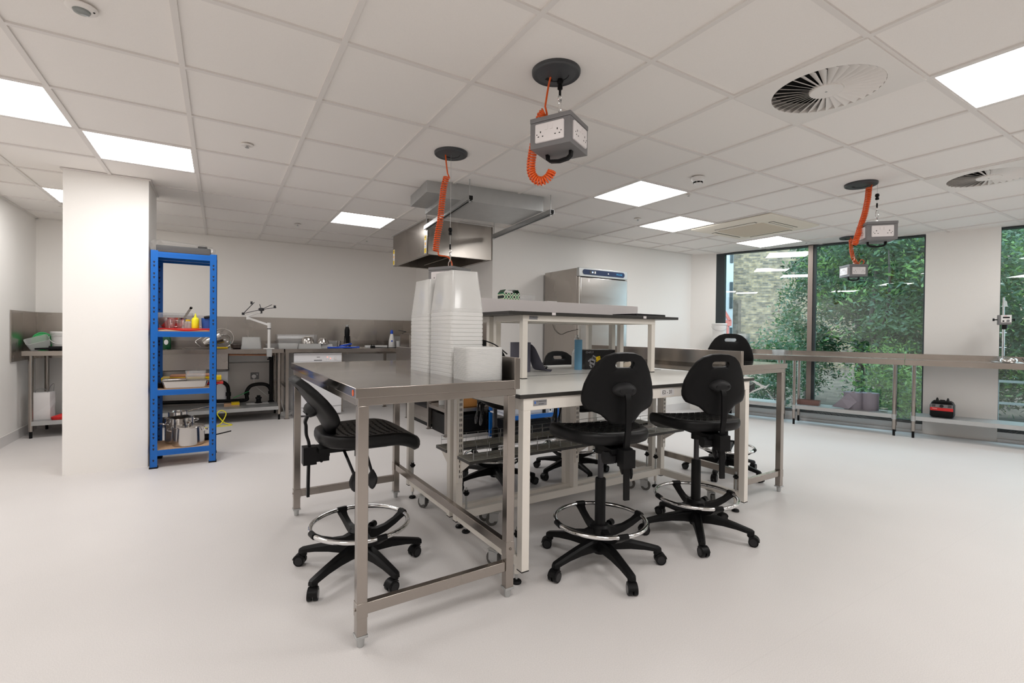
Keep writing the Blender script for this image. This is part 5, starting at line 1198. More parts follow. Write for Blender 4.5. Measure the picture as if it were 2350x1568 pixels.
    m = MB(); tub_mb(m, .17, .10, .12, .002, .9, .006, .012); simple('clear_container', 'tall clear container at the back of the upper rack shelf, right', 'container', m, 'clear_pl', (-.115, 5.19, z))
    t = thing('serving_spoon', 'steel serving spoon standing in the mixing bowl', 'spoon', (-.30, 5.10, z + .03)); m = MB(); m.bar((0, 0, 0), (.085, 0, .155), .018, .003, (0, 1, 0)); m.cyl((.083, -.0015, .15), (.083, .0015, .15), .012, 14); m.build('shaft', 'pot_steel', t, smooth=0)
    t = thing('squeeze_bottle', 'bright yellow squeeze bottle on the upper rack shelf', 'bottle', (-.18, 4.965, z)); m = MB(); m.lathe([(.026, 0), (.028, .004), (.028, .075), (.022, .088), (.012, .094)], 24); m.build('body', 'byellow', t); m = MB(); m.lathe([(.012, .094), (.010, .10), (.003, .128), (.002, .13)], 16); m.build('nozzle', 'byellow', t)
    t = thing('small_bottle', 'small white bottle with a yellow cap beside the yellow squeeze bottle', 'bottle', (-.235, 5.02, z)); m = MB(); m.lathe([(.027, 0), (.028, .05), (.016, .062), (.016, .066)], 22); m.build('body', 'frost', t); m = MB(); m.lathe([(.018, .0605), (.018, .074), (.001, .075)], 18); m.build('cap', 'yellow', t)
    t = thing('blender_jar', 'blue-tinted jug with a black handle at the right end of the upper rack shelf', 'jug', (-.085, 5.03, z)); m = MB(); round_tub(m, [(.05, 0), (.055, .09)], .003, 28); m.build('body', 'blue_cloth', t); m = MB(); m.tube(catmull([(-.03, -.055, .095), (.02, -.07, .10), (.035, -.075, .06), (.03, -.07, .0)]), .011, 8); m.build('handle', 'black', t)
    # top: dark case in a film bag
    t = thing('bagged_case', 'dark grey case wrapped in a crinkled clear plastic bag on top of the blue rack', 'case', (-.265, 5.06, 1.786)); m = MB(); m.box(-.19, -.13, .004, .195, .13, .062); m.m = 1; m.box(.10, -.128, .0625, .17, .05, .078); m.build('case', ['case_grey', 'black'], t, bevel=.012, seg=3)
    random.seed(11); m = MB(); rings = []
    for z_, e in ((0, .015), (.03, .022), (.065, .02), (.088, .0), (.098, -.04)):
        rings.append([(x * 1.0 + random.uniform(-.006, .006), y + random.uniform(-.006, .006), z_ + random.uniform(-.004, .006) * (z_ > 0) + (-.012 * (x / .2) if z_ > .05 else 0)) for x, y in rrect(.41 + 2 * e, .28 + 2 * e, .03, 5)])
    m.loft(rings); m.build('bag', 'film', t, smooth=0)
mat('mdf_red', (.55, .26, .14), .6); mat('mdf_pale', (.72, .52, .38), .5); mat('glass_red', (.7, .15, .12), .3); mat('case_grey', (.045, .046, .05), .5)
rack_items()
# ---------------------------------------------------------------- fridge
def fridge():
    t = thing('fridge', 'tall stainless single-door catering fridge against the far wall', 'fridge', (3.785, 4.17, 0))
    m = MB(); m.box(-.37, .045, .12, .37, .66, 1.885); m.build('cabinet', 'steel_sheet', t, bevel=.004)
    m = MB(); m.box(-.37, .0, 1.79, .37, .045, 1.889); cp = m.build('control_fascia', 'galv', t, bevel=.006)
    m = MB(); m.loft([[(x, y, z) for x, z, y in [(a, b + 1.842, -.0005) for a, b in rrect(.64, .058, .028, 6)]], [(x, y, z) for x, z, y in [(a, b + 1.842, -.003) for a, b in rrect(.64, .058, .028, 6)]]]); m.build('display_strip', 'navy', cp, smooth=0)
    text_mesh('POLAR', .030, 'lcyan', 'lettering', cp, (.235, -.0034, 1.842), (PI / 2, 0, 0))
    m = MB(); m.m = 0; m.box(-.22, -.0045, 1.826, -.155, -.003, 1.858); m.m = 1; m.box(-.185, -.005, 1.836, -.168, -.0044, 1.85); m.m = 2; m.box(-.148, -.0045, 1.83, -.13, -.003, 1.856); m.cyl((.06, -.006, 1.842), (.06, -.003, 1.842), .008, 12); m.build('controls', ['black_gloss', 'blue_led', 'white_pl'], cp, smooth=0)
    m = MB(); m.box(-.345, 0, .14, .37, .04, 1.782); m.build('door', 'steel_door', t, bevel=.006)
    m = MB(); m.box(-.37, .002, .14, -.348, .04, 1.785); m.build('hinge_edge', 'steel_sheet', t, bevel=.003)
    m = MB(); m.box(-.36, .03, .13, .36, .048, 1.80); m.build('gasket', 'rubber', t, smooth=0)
    m = MB(); m.box(-.24, -.0008, 1.73, -.22, 0, 1.765); m.build('sticker', 'socket_white', t, smooth=0)
    for sx in (-1, 1):
        for y in (.08, .6): m = MB(); m.cyl((sx * .32, y, 0), (sx * .32, y, .12), .02, 12); m.build('foot', 'black', t)
    t = thing('thermometer', 'small white thermometer unit with a thin black wire stuck on the fridge side', 'thermometer', (3.4135, 4.66, 1.285))
    m = MB(); m.box(-.014, -.03, -.02, 0, .03, .02); m.m = 1; m.box(-.0145, -.03, -.015, -.013, -.016, .02); m.build('unit', ['white_pl', 'blue'], t, smooth=0)
    m = MB(); m.tube(catmull([(-.004, .0, -.02), (-.006, -.06, -.10), (-.004, -.17, -.15), (-.004, -.30, -.12), (-.003, -.49, -.09)]), .0022, 5); m.build('wire', 'black', t)
mat('steel_door', (.42, .40, .38), .2, 1); vary('steel_door', 3, .03, (.3, 1, 2), (.16, .24))
fridge()
def low_rack():
    t = thing('low_blue_rack', 'low rack with a blue beam and pale case, beside the fridge foot', 'shelving rack', (2.87, 4.2, 0))
    m = MB(); m.box(-.32, 0, .24, .32, .012, .285); m.build('beam', 'blue', t, smooth=0)
    m = MB(); m.box(-.32, .012, .27, .32, .45, .284); m.build('shelf_board', 'pale_case', t, smooth=0)
    for x in (-.32, .29):
        for y in (.0, .42): m = MB(); m.box(x, y + .012 * (y < .1), 0, x + .03, y + .03, .62); m.build('upright', 'blue', t, smooth=0)
    t = thing('pale_case', 'large pale blue-grey plastic case on the low blue rack', 'case', (2.87, 4.42, .2845)); m = MB(); m.box(-.28, -.19, 0, .28, .19, .33); m.build('body', 'pale_case', t, bevel=.01)
    m = MB(); m.box(.11, -.196, .0, .15, -.19, .33); m.build('strap', 'black', t, smooth=0)
    m = MB(); m.m = 0; m.box(.19, -.194, .0, .235, -.19, .33); m.m = 1
    for k in range(9): m.box(.203, -.1945, .02 + k * .034, .222, -.1939, .036 + k * .034)
    m.build('slotted_strip', ['white_pl', 'void'], t, smooth=0)
    m = MB(); m.box(-.25, -.17, 0, .25, .17, .2); simple('black_crate', 'black crate on the floor under the low blue rack', 'crate', m, 'black', (2.87, 4.43, 0), bevel=.006)
mat('pale_case', (.55, .57, .62), .45)
low_rack()
# ---------------------------------------------------------------- small things on the back bench and in the alcove
def back_items():
    z = .9035
    m = MB(); m.box(-.02, -.1, 0, .02, .1, .26); simple('green_board', 'green chopping board standing on edge on the sink bench', 'chopping board', m, 'green', (-.66, 7.12, z), .35, bevel=.003)
    t = thing('green_bottle', 'dark green washing-up bottle with a white oval sticker', 'bottle', (-.545, 7.0, z)); m = MB(); m.lathe([(.045, 0), (.05, .01), (.05, .12), (.038, .17), (.02, .19), (.02, .205)], 24, sx=1, sy=.6); m.build('body', 'dgreen', t); m = MB(); m.lathe([(.022, .205), (.022, .23), (.012, .24), (.001, .24)], 16); m.build('cap', 'white_pl', t); m = MB(); m.lathe([(.026, -.001), (.026, .001)], 18, sx=.8, sy=1.2); l = m.build('sticker', 'white_pl', t, loc=(.004, -.031, .085), rot=(PI / 2, 0, 0))
    t = thing('steel_jug', 'shiny steel jug leaning over at the sink edge', 'jug', (-.16, 7.0, z)); m = MB(); m.M = Matrix.Translation((0, 0, .06)) @ Matrix.Rotation(R(62), 4, 'Y'); round_tub(m, [(.055, 0), (.07, .05), (.066, .12), (.082, .20)], .002, 32); m.build('body', 'pot_steel', t); m = MB(); m.tube(catmull([(-.04, -.06, .03), (-.09, -.06, .09), (-.03, -.07, .14)]), .006, 8); m.build('handle', 'chrome', t)
    t = thing('wire_sieve', 'large round sieve leaning against the splashback', 'sieve', (.03, 7.2, z)); m = MB(); m.M = Matrix.Translation((0, 0, .13)) @ Matrix.Rotation(R(28), 4, 'Y') @ Matrix.Rotation(R(80), 4, 'X'); m.tube([(.125 * math.cos(a), .125 * math.sin(a), 0) for a in [2 * PI * k / 40 for k in range(40)]], .005, 6, closed=True)
    m.tube([(-.12, 0, 0), (-.30, .02, .0)], .005, 6); m.build('hoop', 'chrome', t)
    m = MB(); m.M = Matrix.Translation((0, 0, .13)) @ Matrix.Rotation(R(28), 4, 'Y') @ Matrix.Rotation(R(80), 4, 'X'); m.lathe([(.122, 0), (.09, -.04), (.04, -.055), (.001, -.058)], 32, cap=False); m.build('mesh_bowl', 'film', t)
    t = thing('dark_bowl', 'low dark brown bowl on the sink bench drainer', 'bowl', (.19, 6.98, z)); m = MB(); round_tub(m, [(.045, 0), (.065, .012), (.078, .055), (.074, .065)], .003, 32); m.build('body', 'bowl_dark', t)
    m = MB(); m.bar((-.06, 0, .012), (.06, 0, .012), .03, .02); simple('sponge', 'small yellow sponge by the foot of the sieve', 'sponge', m, 'yellow', (.03, 7.02, z), bevel=.003)
    m = MB(); tub_mb(m, .235, .16, .15, .0025, .86, .008, .02, up=False); simple('frosted_tub', 'frosted tub turned over on the sink bench beside the monitor arm', 'tub', m, 'frost', (.345, 6.98, z))
    # clamped tablet arm
    t = thing('tablet_arm', 'white jointed arm with a black four-fingered tablet holder clamped to the sink bench', 'tablet holder', (.535, 6.80, z))
    m = MB(); m.box(-.06, -.035, .0, .06, .08, .012); m.build('clamp_plate', 'white_pl', t, bevel=.002)
    m = MB(); m.box(-.03, -.066, -.095, .03, -.052, .0); m.box(-.03, -.066, -.005, .03, .0, -.0); m.m = 1; m.cyl((0, -.02, -.12), (0, -.02, -.05), .006, 8); m.cyl((0, -.02, -.135), (0, -.02, -.12), .022, 12); m.build('clamp', ['galv', 'black'], t, bevel=.002)
    m = MB(); m.cyl((0, 0, .012), (0, 0, .26), .0165, 16); m.cyl((0, 0, .262), (0, 0, .335), .021, 16); m.m = 1; m.cyl((0, 0, .256), (0, 0, .264), .0225, 16); m.build('post', ['white_pl', 'black'], t)
    m = MB(); m.bar((0, 0, .305), (-.235, .02, .39), .034, .026); m.cyl((-.235, .02, .37), (-.235, .02, .42), .018, 14); m.bar((-.235, .02, .415), (-.095, -.02, .47), .028, .018); m.build('arm', 'white_pl', t, bevel=.003)
    m = MB(); c = Vector((-.09, -.02, .50)); m.lathe([(.015, -.02), (.033, -.015), (.033, .012), (.02, .02)], 16, tuple(c))
    m.cyl(c - Vector((0, 0, .05)), c, .012, 10)
    for a, b in (((-.19, -.03, -.055), (-.225, -.03, -.05)), ((.12, 0, .065), (.0, 0, .0)), ((.17, -.02, .03), (.0, 0, -.03)), ((-.02, 0, .065), (0, 0, .0))): m.bar(c + Vector(a), c, .018, .007)
    m.bar(c + Vector((-.20, -.03, -.06)), c + Vector((-.08, -.02, .085)), .014, .008); m.cyl(c + Vector((-.215, -.03, -.06)), c + Vector((-.185, -.03, -.06)), .016, 10); m.cyl(c + Vector((-.11, -.02, .06)), c + Vector((-.11, -.02, .095)), .012, 8); m.cyl(c + Vector((.15, -.02, .02)), c + Vector((.15, -.02, .055)), .014, 8)
    m.build('tablet_holder', 'dark_metal', t)
    m = MB(); tub_mb(m, .20, .15, .06, .003, .9, .005, .012); simple('small_clear_box', 'small clear box behind the arm post on the sink bench', 'box', m, 'clear_pl', (.62, 7.15, z))
    # second bench
    m = MB(); tub_mb(m, .50, .30, .185, .003, .93, .008, .015); simple('clear_crate', 'large clear crate on the corner bench above the dishwasher', 'crate', m, 'clear_pl', (.90, 7.15, z))
    m = MB(); tub_mb(m, .24, .17, .07, .003, .9, .006, .012); simple('frosted_dish', 'low frosted dish in front of the large clear crate', 'dish', m, 'frost', (.765, 6.90, z))
    m = MB(); tub_mb(m, .30, .19, .065, .003, .92, .006, .012, up=False); simple('clear_tray', 'low clear tray turned over beneath the left steel bowl', 'tray', m, 'frost', (1.03, 6.93, z))
    m = MB(); tub_mb(m, .15, .14, .06, .003, .92, .006, .012, up=False); simple('clear_tray', 'low clear tray turned over beneath the right steel bowl', 'tray', m, 'frost', (1.25, 6.93, z))
    t = thing('steel_bowl', 'deep rounded steel bowl turned over on a clear tray', 'bowl', (1.01, 6.93, z + .0655)); m = MB(); m.lathe([(.083, 0), (.083, .004), (.079, .03), (.070, .07), (.052, .092), (.03, .098), (.001, .099)], 36, cap=False); m.build('body', 'pot_steel', t)
    t = thing('steel_bowl', 'sloping-sided steel bowl turned over, right of the rounded one', 'bowl', (1.205, 6.91, z + .0655)); m = MB(); m.lathe([(.082, 0), (.082, .003), (.060, .05), (.048, .072), (.04, .075), (.001, .076)], 36, cap=False); m.build('body', 'pot_steel', t)
    m = MB(); tub_mb(m, .20, .14, .10, .002, .9, .006, .012); simple('clear_tub', 'clear open tub between the steel bowls and the hand blender', 'tub', m, 'clear_pl', (1.37, 7.1, z))
    t = thing('hand_blender', 'black hand blender standing upright in its black stand', 'blender', (1.535, 6.98, z)); m = MB(); m.box(-.06, -.05, 0, .06, .06, .015)
    for x in (-.04, -.01, .03, .045): m.cyl((x, .0, .015), (x * .8, 0, .17), .006, 8)
    m.build('stand', 'black', t); m = MB(); m.lathe([(.02, .03), (.026, .16), (.034, .18), (.036, .25), (.026, .285), (.02, .30)], 20); m.build('motor', 'black', t); m = MB(); m.lathe([(.02, .30), (.026, .315), (.026, .325), (.001, .326)], 16); m.build('cap', 'galv', t)
    t = thing('pepper_mill', 'short steel mill left of the hand blender', 'mill', (1.43, 7.0, z)); m = MB(); m.lathe([(.024, 0), (.024, .07), (.02, .075), (.022, .10), (.001, .101)], 18); m.build('body', 'pot_steel', t)
    random.seed(5)
    for k, (x, y, a) in enumerate(((1.33, 6.86, .1), (1.43, 6.84, -.2), (1.50, 6.90, .35), (1.60, 6.88, -.1))):
        m = MB(); m.bar((-.08, 0, .012 + .02 * (k == 2)), (.08, .0, .016 + .045 * (k == 2)), .05, .02); m.m = 1; m.bar((-.03, 0, .0235 + .032 * (k == 2)), (.04, 0, .025 + .04 * (k == 2)), .04, .003)
        simple('blue_packet', ('blue packet at the left end of the row before the hand blender', 'blue packet lying flat, second from the left before the hand blender', 'blue and white packet tilted up on the others before the hand blender', 'blue packet at the right end of the row before the hand blender')[k], 'packet', m, ['blue_pk', 'white_pl'], (x, y, z), a, bevel=.003)
    m = MB(); m.box(-.16, -.025, 0, .16, .025, .035); simple('socket_strip', 'white power strip at the back of the corner bench', 'power strip', m, 'white_pl', (1.95, 7.0, z), bevel=.004)
    m = MB(); m.box(-.03, -.02, 0, .03, .02, .035); m.cyl((-.015, 0, .035), (-.015, 0, .055), .005, 6); m.cyl((.015, 0, .035), (.015, 0, .055), .005, 6); m.tube(catmull([(.03, 0, .012), (.2, -.01, .006), (.45, -.08, .006)]), .005, 6); simple('black_plug', 'black plug with trailing cable before the power strip', 'plug', m, 'black', (1.87, 6.88, z))
    t = thing('spray_bottle', 'white cleaning bottle with a blue nozzle on the corner bench', 'bottle', (2.16, 6.93, z)); m = MB(); m.lathe([(.045, 0), (.047, .01), (.042, .10), (.028, .18), (.018, .205)], 22); m.build('body', 'white_pl', t); m = MB(); m.lathe([(.019, .205), (.022, .215), (.018, .25), (.008, .262), (.001, .262)], 16); m.build('nozzle', 'blue_pk', t); m = MB(); m.lathe([(.012, -.001), (.012, .001)], 12); m.build('sticker', 'blue_pk', t, loc=(-.01, -.042, .10), rot=(PI / 2, 0, 0))
    m = MB(); round_tub(m, [(.03, 0), (.036, .095), (.039, .10)], .002, 24); simple('paper_cup', 'white cup beside the cleaning bottle', 'cup', m, 'white_pl', (2.26, 6.93, z))
    m = MB(); tub_mb(m, .2, .14, .17, .003, .92, .006, .012); simple('clear_tub', 'tall clear tub behind the white cup', 'tub', m, 'clear_pl', (2.32, 7.15, z))
    # alcove left of the pillar
    t = thing('white_bucket', 'white lidded bucket with a wire handle left of the pillar', 'bucket', (-1.43, 7.02, z)); m = MB(); m.lathe([(.115, 0), (.128, .16), (.134, .16), (.134, .175), (.129, .175)], 36); m.lathe([(.137, .178), (.137, .198), (.125, .202), (.001, .202)], 36); m.build('body', 'white_pl', t); m = MB(); m.tube([(.138 * math.cos(a), -.138 * abs(math.sin(a)) - .002, .155 - .09 * math.sin(a)) for a in [PI * k / 14 for k in range(15)]], .003, 6); m.build('handle', 'white_pl', t)
    for k, (x, y, zz, rx, ry, r, lab) in enumerate(((-1.635, 7.05, .095, 75, 15, .10, 'round green lid leaning against the wall splashback'), (-1.56, 7.18, .10, 78, 25, .085, 'oval green lid standing in front of the corner by the bucket'))):
        m = MB(); m.lathe([(r, -.006), (r, .006), (r * .9, .006), (r * .88, .0), (.001, .0)], 32, sx=.85); o = m.build('container_lid', 'green', loc=(x, y, z + zz), rot=(R(rx), R(0), R(ry))); tag(o, lab, 'lid')
    for k, (x, y, rx, rz, lab) in enumerate(((-1.625, 6.93, 30, .3, 'clear tub tipped forward at the left end of the bench, front one'), (-1.60, 7.12, 15, .1, 'clear tub lying behind the tipped one by the green lids'))):
        m = MB(); tub_mb(m, .19, .12, .10, .002, .82, .006, .02); o = m.build('clear_tub', 'frost', loc=(x, y, z + .035 - .03 * k), rot=(R(rx), R(-18), rz)); tag(o, lab, 'tub')
    t = thing('hand_blender', 'black hand blender lying flat before the white bucket', 'blender', (-1.52, 6.83, z)); m = MB(); m.cyl((.0, 0, .024), (.18, 0, .024), .023, 14); m.cyl((.18, .0, .035), (.26, 0, .035), .034, 14); m.build('motor', 'black', t); m = MB(); m.cyl((-.12, 0, .02), (0, 0, .024), .010, 10); m.cyl((-.01, 0, .024), (.0, 0, .024), .028, 16); m.build('shaft', 'black', t)
    m = MB(); m.lathe([(.038, 0), (.038, .03), (.03, .035), (.001, .036)], 24); simple('pan_lid', 'small round steel lid behind the black hand blender', 'lid', m, 'pot_steel', (-1.475, 6.93, z))
    m = MB(); m.box(-.05, -.03, 0, .08, .03, .29); simple('white_dispenser', 'white rounded dispenser behind the bucket, half hidden by the pillar', 'dispenser', m, 'white_pl', (-1.38, 7.30, z), bevel=.012)
    zs = .1745
    t = thing('paper_bag', 'white paper carrier bag with twisted handles on the undershelf', 'bag', (-1.60, 6.93, zs)); m = MB(); random.seed(9); rings = []
    for zz in (0, .05, .11, .17, .23, .285): rings.append([(x + random.uniform(-.005, .005) * (zz > 0), y + random.uniform(-.004, .004) * (zz > 0), zz) for x, y in ((-.085, -.05), (0, -.052), (.07, -.05), (.085, .05), (0, .05), (-.085, .05))])
    m.loft(rings); m.build('body', 'paper_white', t, smooth=0); m = MB(); m.tube(catmull([(-.05, -.045, .28), (-.03, -.05, .325), (.03, -.05, .32), (.05, -.045, .28)]), .0025, 5); m.tube(catmull([(.03, .04, .28), (.05, .04, .34), (.08, .03, .37), (.075, .04, .29)]), .0025, 5); m.build('handle', 'box_grey', t)
    m = MB(); m.loft([rrect(.18, .10, .03, 4, z=0), rrect(.19, .11, .03, 4, z=.03), rrect(.12, .08, .03, 4, .05, 0, .06), rrect(.08, .05, .02, 4, .07, 0, .10)]); simple('red_tray', 'red plastic scoop on the undershelf beside the paper bag', 'scoop', m, 'red', (-1.42, 6.85, zs))
mat('bowl_dark', (.06, .045, .04), .4)
back_items()

# ---------------------------------------------------------------- the garden outside
def brick_mat(name, c1, c2, mo, scale=1.0, wh=(.225, .075), var=.35):
    m = mat(name, c1, .9); t, b = nt(m); tc = node(t, 'ShaderNodeTexCoord'); br = node(t, 'ShaderNodeTexBrick')
    br.inputs['Scale'].default_value = scale; br.inputs['Brick Width'].default_value = wh[0]; br.inputs['Row Height'].default_value = wh[1]; br.inputs['Mortar Size'].default_value = .008
    br.inputs['Color1'].default_value = (*c1, 1); br.inputs['Color2'].default_value = (*c2, 1); br.inputs['Mortar'].default_value = (*mo, 1); br.inputs['Bias'].default_value = -.1
    sp = node(t, 'ShaderNodeSeparateXYZ'); cb = node(t, 'ShaderNodeCombineXYZ'); t.links.new(tc.outputs['Object'], sp.inputs[0]); t.links.new(sp.outputs[0], cb.inputs[0]); t.links.new(sp.outputs[2], cb.inputs[1]); t.links.new(cb.outputs[0], br.inputs['Vector'])
    nz = node(t, 'ShaderNodeTexNoise'); nz.inputs['Scale'].default_value = 5; nz.inputs['Detail'].default_value = 8; t.links.new(tc.outputs['Object'], nz.inputs['Vector'])
    mr = node(t, 'ShaderNodeMapRange'); mr.inputs['From Min'].default_value = .3; mr.inputs['From Max'].default_value = .7; mr.inputs['To Min'].default_value = 1 - var; mr.inputs['To Max'].default_value = 1 + var; t.links.new(nz.outputs[0], mr.inputs[0])
    vm = node(t, 'ShaderNodeVectorMath', operation='SCALE'); t.links.new(br.outputs[0], vm.inputs[0]); t.links.new(mr.outputs[0], vm.inputs['Scale']); t.links.new(vm.outputs[0], b.inputs['Base Color'])
brick_mat('stock_brick', (.40, .29, .17), (.13, .105, .085), (.25, .22, .19), var=.4, wh=(.22, .07)); brick_mat('red_brick', (.45, .12, .07), (.35, .09, .05), (.5, .45, .4)); brick_mat('white_brick', (.48, .48, .48), (.42, .42, .43), (.36, .37, .38), var=.1)
mat('lattice_red', (.55, .16, .13), .5); mat('render_grey', (.50, .51, .52), .8); mat('bark', (.07, .055, .045), .9); mat('soil', (.13, .10, .075), .95); vary('soil', 3, .5, detail=8); mat('paving', (.30, .29, .27), .9); vary('paving', 1.5, .25); mat('sill_blue', (.30, .42, .52), .5)
for nm, c in (('leaf_a', (.065, .13, .055)), ('leaf_b', (.035, .085, .045)), ('leaf_c', (.14, .24, .07)), ('leaf_shaded', (.010, .028, .02)), ('leaf_e', (.10, .16, .11))):  # near-black green paints the shade of gaps inside the foliage
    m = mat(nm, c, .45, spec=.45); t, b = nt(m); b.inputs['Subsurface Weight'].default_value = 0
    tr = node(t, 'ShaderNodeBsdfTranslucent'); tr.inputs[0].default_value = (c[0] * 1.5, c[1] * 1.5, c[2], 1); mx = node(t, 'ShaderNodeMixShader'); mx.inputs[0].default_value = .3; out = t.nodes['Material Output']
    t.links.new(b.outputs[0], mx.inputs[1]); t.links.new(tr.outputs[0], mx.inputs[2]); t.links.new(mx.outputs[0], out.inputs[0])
def plant(name, label, cat, loc, blobs, nleaf, size, mats, trunk=None, seed=1, group='trees and shrubs outside the windows'):
    rnd = random.Random(seed); t = thing(name, label, cat, loc, 0, group)
    vs = []; fs = []; mi = []; tot = sum(b[3] * b[4] * b[5] for b in blobs)
    nleaf = int(nleaf * 1.5); size *= .78
    for (bx, by, bz, rx, ry, rz) in blobs:
        k = int(nleaf * rx * ry * rz / tot); ncl = max(8, k // 55); cl = []
        for _ in range(ncl):
            while True:
                p = Vector((rnd.uniform(-1, 1), rnd.uniform(-1, 1), rnd.uniform(-1, 1)))
                if .35 < p.length < 1: break
            cl.append(Vector((bx + p.x * rx, by + p.y * ry, bz + p.z * rz)))
        for i in range(k):
            c = cl[i % ncl]; p = c + Vector((rnd.gauss(0, .13), rnd.gauss(0, .13), rnd.gauss(0, .10)))
            s = size * rnd.uniform(.55, 1.6); d = Vector((rnd.uniform(-1, 1), rnd.uniform(-1, 1), rnd.uniform(-.5, .9))).normalized(); u = d.cross(Vector((rnd.uniform(-1, 1), rnd.uniform(-1, 1), rnd.uniform(-1, 1)))).normalized()
            w_ = d.cross(u); o = len(vs); L, Wd = s, s * .36
            vs += [p - d * L * .5, p - d * L * .1 + u * Wd * .5 + w_ * .003, p + d * L * .5, p - d * L * .1 - u * Wd * .5 + w_ * .003]; fs.append((o, o + 1, o + 2, o + 3)); mi.append(((i % ncl) * 7 % 5 + (rnd.random() < .25)) % len(mats))
    me = bpy.data.meshes.new('foliage'); me.from_pydata([tuple(v) for v in vs], [], fs)
    for m_ in mats: me.materials.append(MAT[m_])
    me.polygons.foreach_set('material_index', mi); o = bpy.data.objects.new('foliage', me); COL.objects.link(o); o.parent = t
    if trunk:
        m = MB(); m.tube(catmull(trunk[0]), trunk[1], 10, r1=trunk[1] * .45)
        for br_ in trunk[2:]: m.tube(catmull(br_), trunk[1] * .5, 7, r1=trunk[1] * .12)
        m.build('trunk', 'bark', t, smooth=60)
    return t
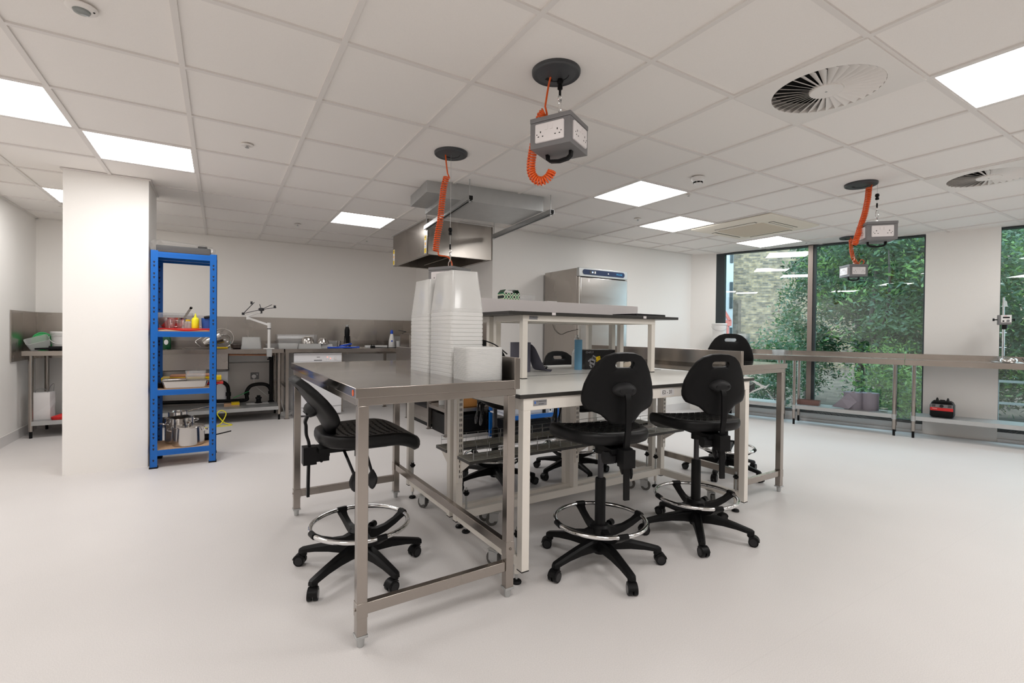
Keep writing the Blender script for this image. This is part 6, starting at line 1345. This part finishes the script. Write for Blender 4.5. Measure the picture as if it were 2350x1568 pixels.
def outside():
    gz = -.25
    m = MB(); m.prism([wl(-14, .25)[:2], wl(14, .25)[:2], wl(14, 40)[:2], wl(-14, 40)[:2]], gz - .2, gz); struct(m.build('ground', 'soil', smooth=0))
    m = MB(); a = [wl(-6, .25), wl(9, .25), wl(9, 2.2), wl(-6, 2.2)]; m.prism([p[:2] for p in a], gz, gz + .02); struct(m.build('terrace', 'paving', smooth=0))
    m = MB(); a = [wl(-2.6, .10), wl(7, .10), wl(7, .28), wl(-2.6, .28)]; m.prism([p[:2] for p in a], .02, .10); struct(m.build('outer_sill', 'sill_blue', smooth=0))
    m = MB(); a = [wl(-2.6, .11), wl(7, .11), wl(7, .18), wl(-2.6, .18)]; m.prism([p[:2] for p in a], -.4, .02); struct(m.build('outer_plinth', 'frame_dark', smooth=0))
    # stock brick flank wall: local x runs along the wall
    # faces the room roughly square on, 22 m away
    ang = R(58.5 - 90)
    def building(name, label, cx, cy, w_, d_, h_, m_, rz, group=None):
        t = thing(name, label, 'building', (cx, cy, gz), rz, group); m = MB(); m.box(-w_ / 2, 0, 0, w_ / 2, d_, h_); m.build('wall', m_, t, smooth=0); return t
    b = building('brick_building', 'tall yellow stock brick house wall beyond the shrubs', 21.04, 10.69, 9.0, 3, 11, 'stock_brick', R(-42))
    m = MB()
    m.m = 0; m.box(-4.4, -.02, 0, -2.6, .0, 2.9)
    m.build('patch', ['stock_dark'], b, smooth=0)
    # white gable with the red framed lean-to
    b = building('white_building', 'white brick building edge with a red framed lean-to, far left in the window', 17.2, 13.3, 3.0, 3, 12, 'white_brick', R(-42))
    m = MB(); m.box(.95, -.05, 0, 1.5, 0, 12); m.build('corner_strip', 'render_grey', b, smooth=0)
    for k in range(5):
        m = MB(); m.box(1.36, -.09, .6 + k * 1.9, 1.48, -.05, 1.7 + k * 1.9); m.build('window', 'frame_dark', b, smooth=0)
    t = thing('red_lean_to', 'red timber framed glazed lean-to before the white building', 'shed', (16.6, 12.3, gz), R(-42)); m = MB()
    for k, hh in enumerate((4.9, 4.1, 3.2, 2.4, 1.9)): m.box(-.9 + k * .42, -.03, 0, -.82 + k * .42, .03, hh)
    m.bar((-1.2, 0, 5.6), (.9, 0, 1.95), .10, .10); m.box(-1.3, -.05, 1.75, .95, .05, 1.98); m.box(-1.3, -.04, 2.9, .1, .04, 2.98); m.build('frame', 'lattice_red', t, smooth=0)
    m = MB(); m.add([(-1.3, .04, 0), (.9, .04, 0), (.9, .04, 1.9), (-1.3, .04, 5.6), (-1.3, .1, 0), (.9, .1, 0), (.9, .1, 1.9), (-1.3, .1, 5.6)], [(0, 1, 2, 3), (7, 6, 5, 4), (0, 4, 5, 1), (1, 5, 6, 2), (2, 6, 7, 3), (3, 7, 4, 0)]); m.build('panels', 'render_grey', t, smooth=0)
    # brick house behind, far right with a red arch band
    b = building('brick_building', 'stock brick house with a red brick arch high above the shrubs, right', 22.3, 1.0, 10, 3, 9, 'stock_brick', R(-78))
    m = MB(); m.box(-4.9, -.03, 4.25, 4.9, 0, 4.7); m.build('brick_band', 'red_brick', b, smooth=0)
    m = MB(); m.box(2.2, -.02, 2.3, 3.9, 0, 4.0); m.box(-1.2, -.02, 2.3, .4, 0, 4.0); m.build('window', 'frame_dark', b, smooth=0)
    def wp3(tt, off): p = WP + WU * tt + WN * off; return (p.x, p.y, gz)
    P = [
     ('leafy_tree', 'leafy tree filling the middle of the window, slim grey trunk showing', (-.55, 3.2), [(0, 0, 2.4, 1.15, 1.1, 1.25), (.2, -.6, 1.2, 1.0, .8, .8), (-.2, .5, 3.4, 1.1, 1.1, .8)], 9500, .11, ['leaf_a', 'leaf_c', 'leaf_b', 'leaf_e', 'leaf_a'], ([(0, 0, 0), (.05, 0, .8), (-.08, .1, 1.6), (.05, .1, 2.6)], .07, [(0, 0, .9), (.4, .2, 1.6), (.9, .3, 2.3)], [(-.05, 0, 1.3), (-.5, -.3, 2.0), (-.8, -.4, 2.8)]), 3),
     ('leafy_tree', 'leafy tree rising towards the column side of the window', (.05, 4.2), [(0, 0, 2.6, 1.3, 1.3, 1.5), (.3, .2, 4.0, 1.5, 1.4, 1.0)], 9500, .12, ['leaf_b', 'leaf_a', 'leaf_e', 'leaf_c'], ([(0, 0, 0), (.1, 0, 1.2), (0, .1, 2.4), (.1, 0, 3.4)], .08, [(0, 0, 1.2), (.5, .1, 2.0), (.8, .4, 3.0)]), 4),
     ('leafy_tree', 'dark broad-leaved tree overhanging the top of the window', (-1.0, 5.8), [(0, 0, 3.9, 1.6, 1.4, 1.0), (.8, .3, 3.2, 1.6, 1.4, 1.3)], 8000, .16, ['leaf_shaded', 'leaf_b', 'leaf_shaded', 'leaf_e'], ([(0, 0, 0), (.1, .1, 1.6), (0, .1, 3.2)], .11), 5),
     ('shrub', 'bushy shrub leaning in front of the brick wall, left of the mullion', (-1.75, 3.6), [(.25, 0, 1.9, .62, .8, .9), (.15, .2, 1.0, .85, .7, .7), (.6, 0, 2.7, .5, .6, .55)], 5200, .10, ['leaf_a', 'leaf_b', 'leaf_e'], ([(0, 0, 0), (.1, 0, .8), (.3, 0, 1.8)], .04), 6),
     ('shrub', 'low bright green shrub close to the glass behind the bench', (-.35, 1.9), [(0, 0, .65, .75, .5, .5), (.5, 0, .55, .5, .45, .45)], 4200, .085, ['leaf_c', 'leaf_a', 'leaf_c', 'leaf_b'], ([(0, 0, 0), (0, 0, .6)], .02), 7),
     ('shrub', 'low dense shrub behind the left part of the glass', (-2.0, 2.1), [(0, 0, .7, .55, .6, .6)], 2600, .09, ['leaf_b', 'leaf_a'], ([(0, 0, 0), (0, 0, .6)], .02), 8),
     ('shrub', 'dark shadowy shrub deep behind the middle trees', (.4, 6.6), [(0, 0, 1.6, 1.9, 1.2, 1.7), (-1.6, 0, 1.3, 1.3, 1.0, 1.3)], 7500, .14, ['leaf_shaded', 'leaf_b', 'leaf_shaded'], None, 9),
     ('leafy_tree', 'leafy tree behind the narrow window right of the column', (1.35, 3.4), [(0, 0, 2.2, 1.2, 1.0, 1.6), (.2, .2, 1.0, 1.1, .8, .8)], 9000, .10, ['leaf_b', 'leaf_a', 'leaf_c', 'leaf_e'], ([(0, 0, 0), (.1, 0, 1.0), (0, .1, 2.0)], .06, [(0, 0, 1), (.4, 0, 1.8), (.6, .2, 2.5)]), 10),
     ('shrub', 'dark shrub low behind the window right of the column', (2.6, 4.4), [(0, 0, 1.6, 1.6, 1.0, 1.6)], 5000, .12, ['leaf_b', 'leaf_shaded', 'leaf_e'], None, 11),
     ('leafy_tree', 'tall tree behind the column, filling the gaps beside it', (.7, 7.5), [(0, 0, 3.8, 2.2, 1.5, 1.6), (1.5, 0, 2.6, 1.6, 1.4, 1.8)], 7500, .16, ['leaf_b', 'leaf_e', 'leaf_shaded', 'leaf_a'], ([(0, 0, 0), (0, 0, 2.5)], .12), 12),
    ]
    for nm, lab, (tt, off), bl, n, s_, ms, tr, sd in P:
        if tr: trk = tr
        plant(nm, lab, 'tree' if 'tree' in nm else 'shrub', wp3(tt, off), bl, n, s_, ms, tr, sd)
    # garden railing seen low at the right
    t = thing('garden_railing', 'white metal railing low in the garden beyond the right-hand glass', 'railing', wp3(1.1, 1.2), WANG); m = MB()
    for k in range(8): m.box(-1.0 + k * .32, -.01, 0, -.98 + k * .32, .01, .85)
    for zz in (.2, .55, .83): m.box(-1.0, -.012, zz, 1.26, .012, zz + .03)
    m.build('bars', 'galv', t, smooth=0)
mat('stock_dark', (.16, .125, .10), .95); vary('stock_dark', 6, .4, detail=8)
outside()
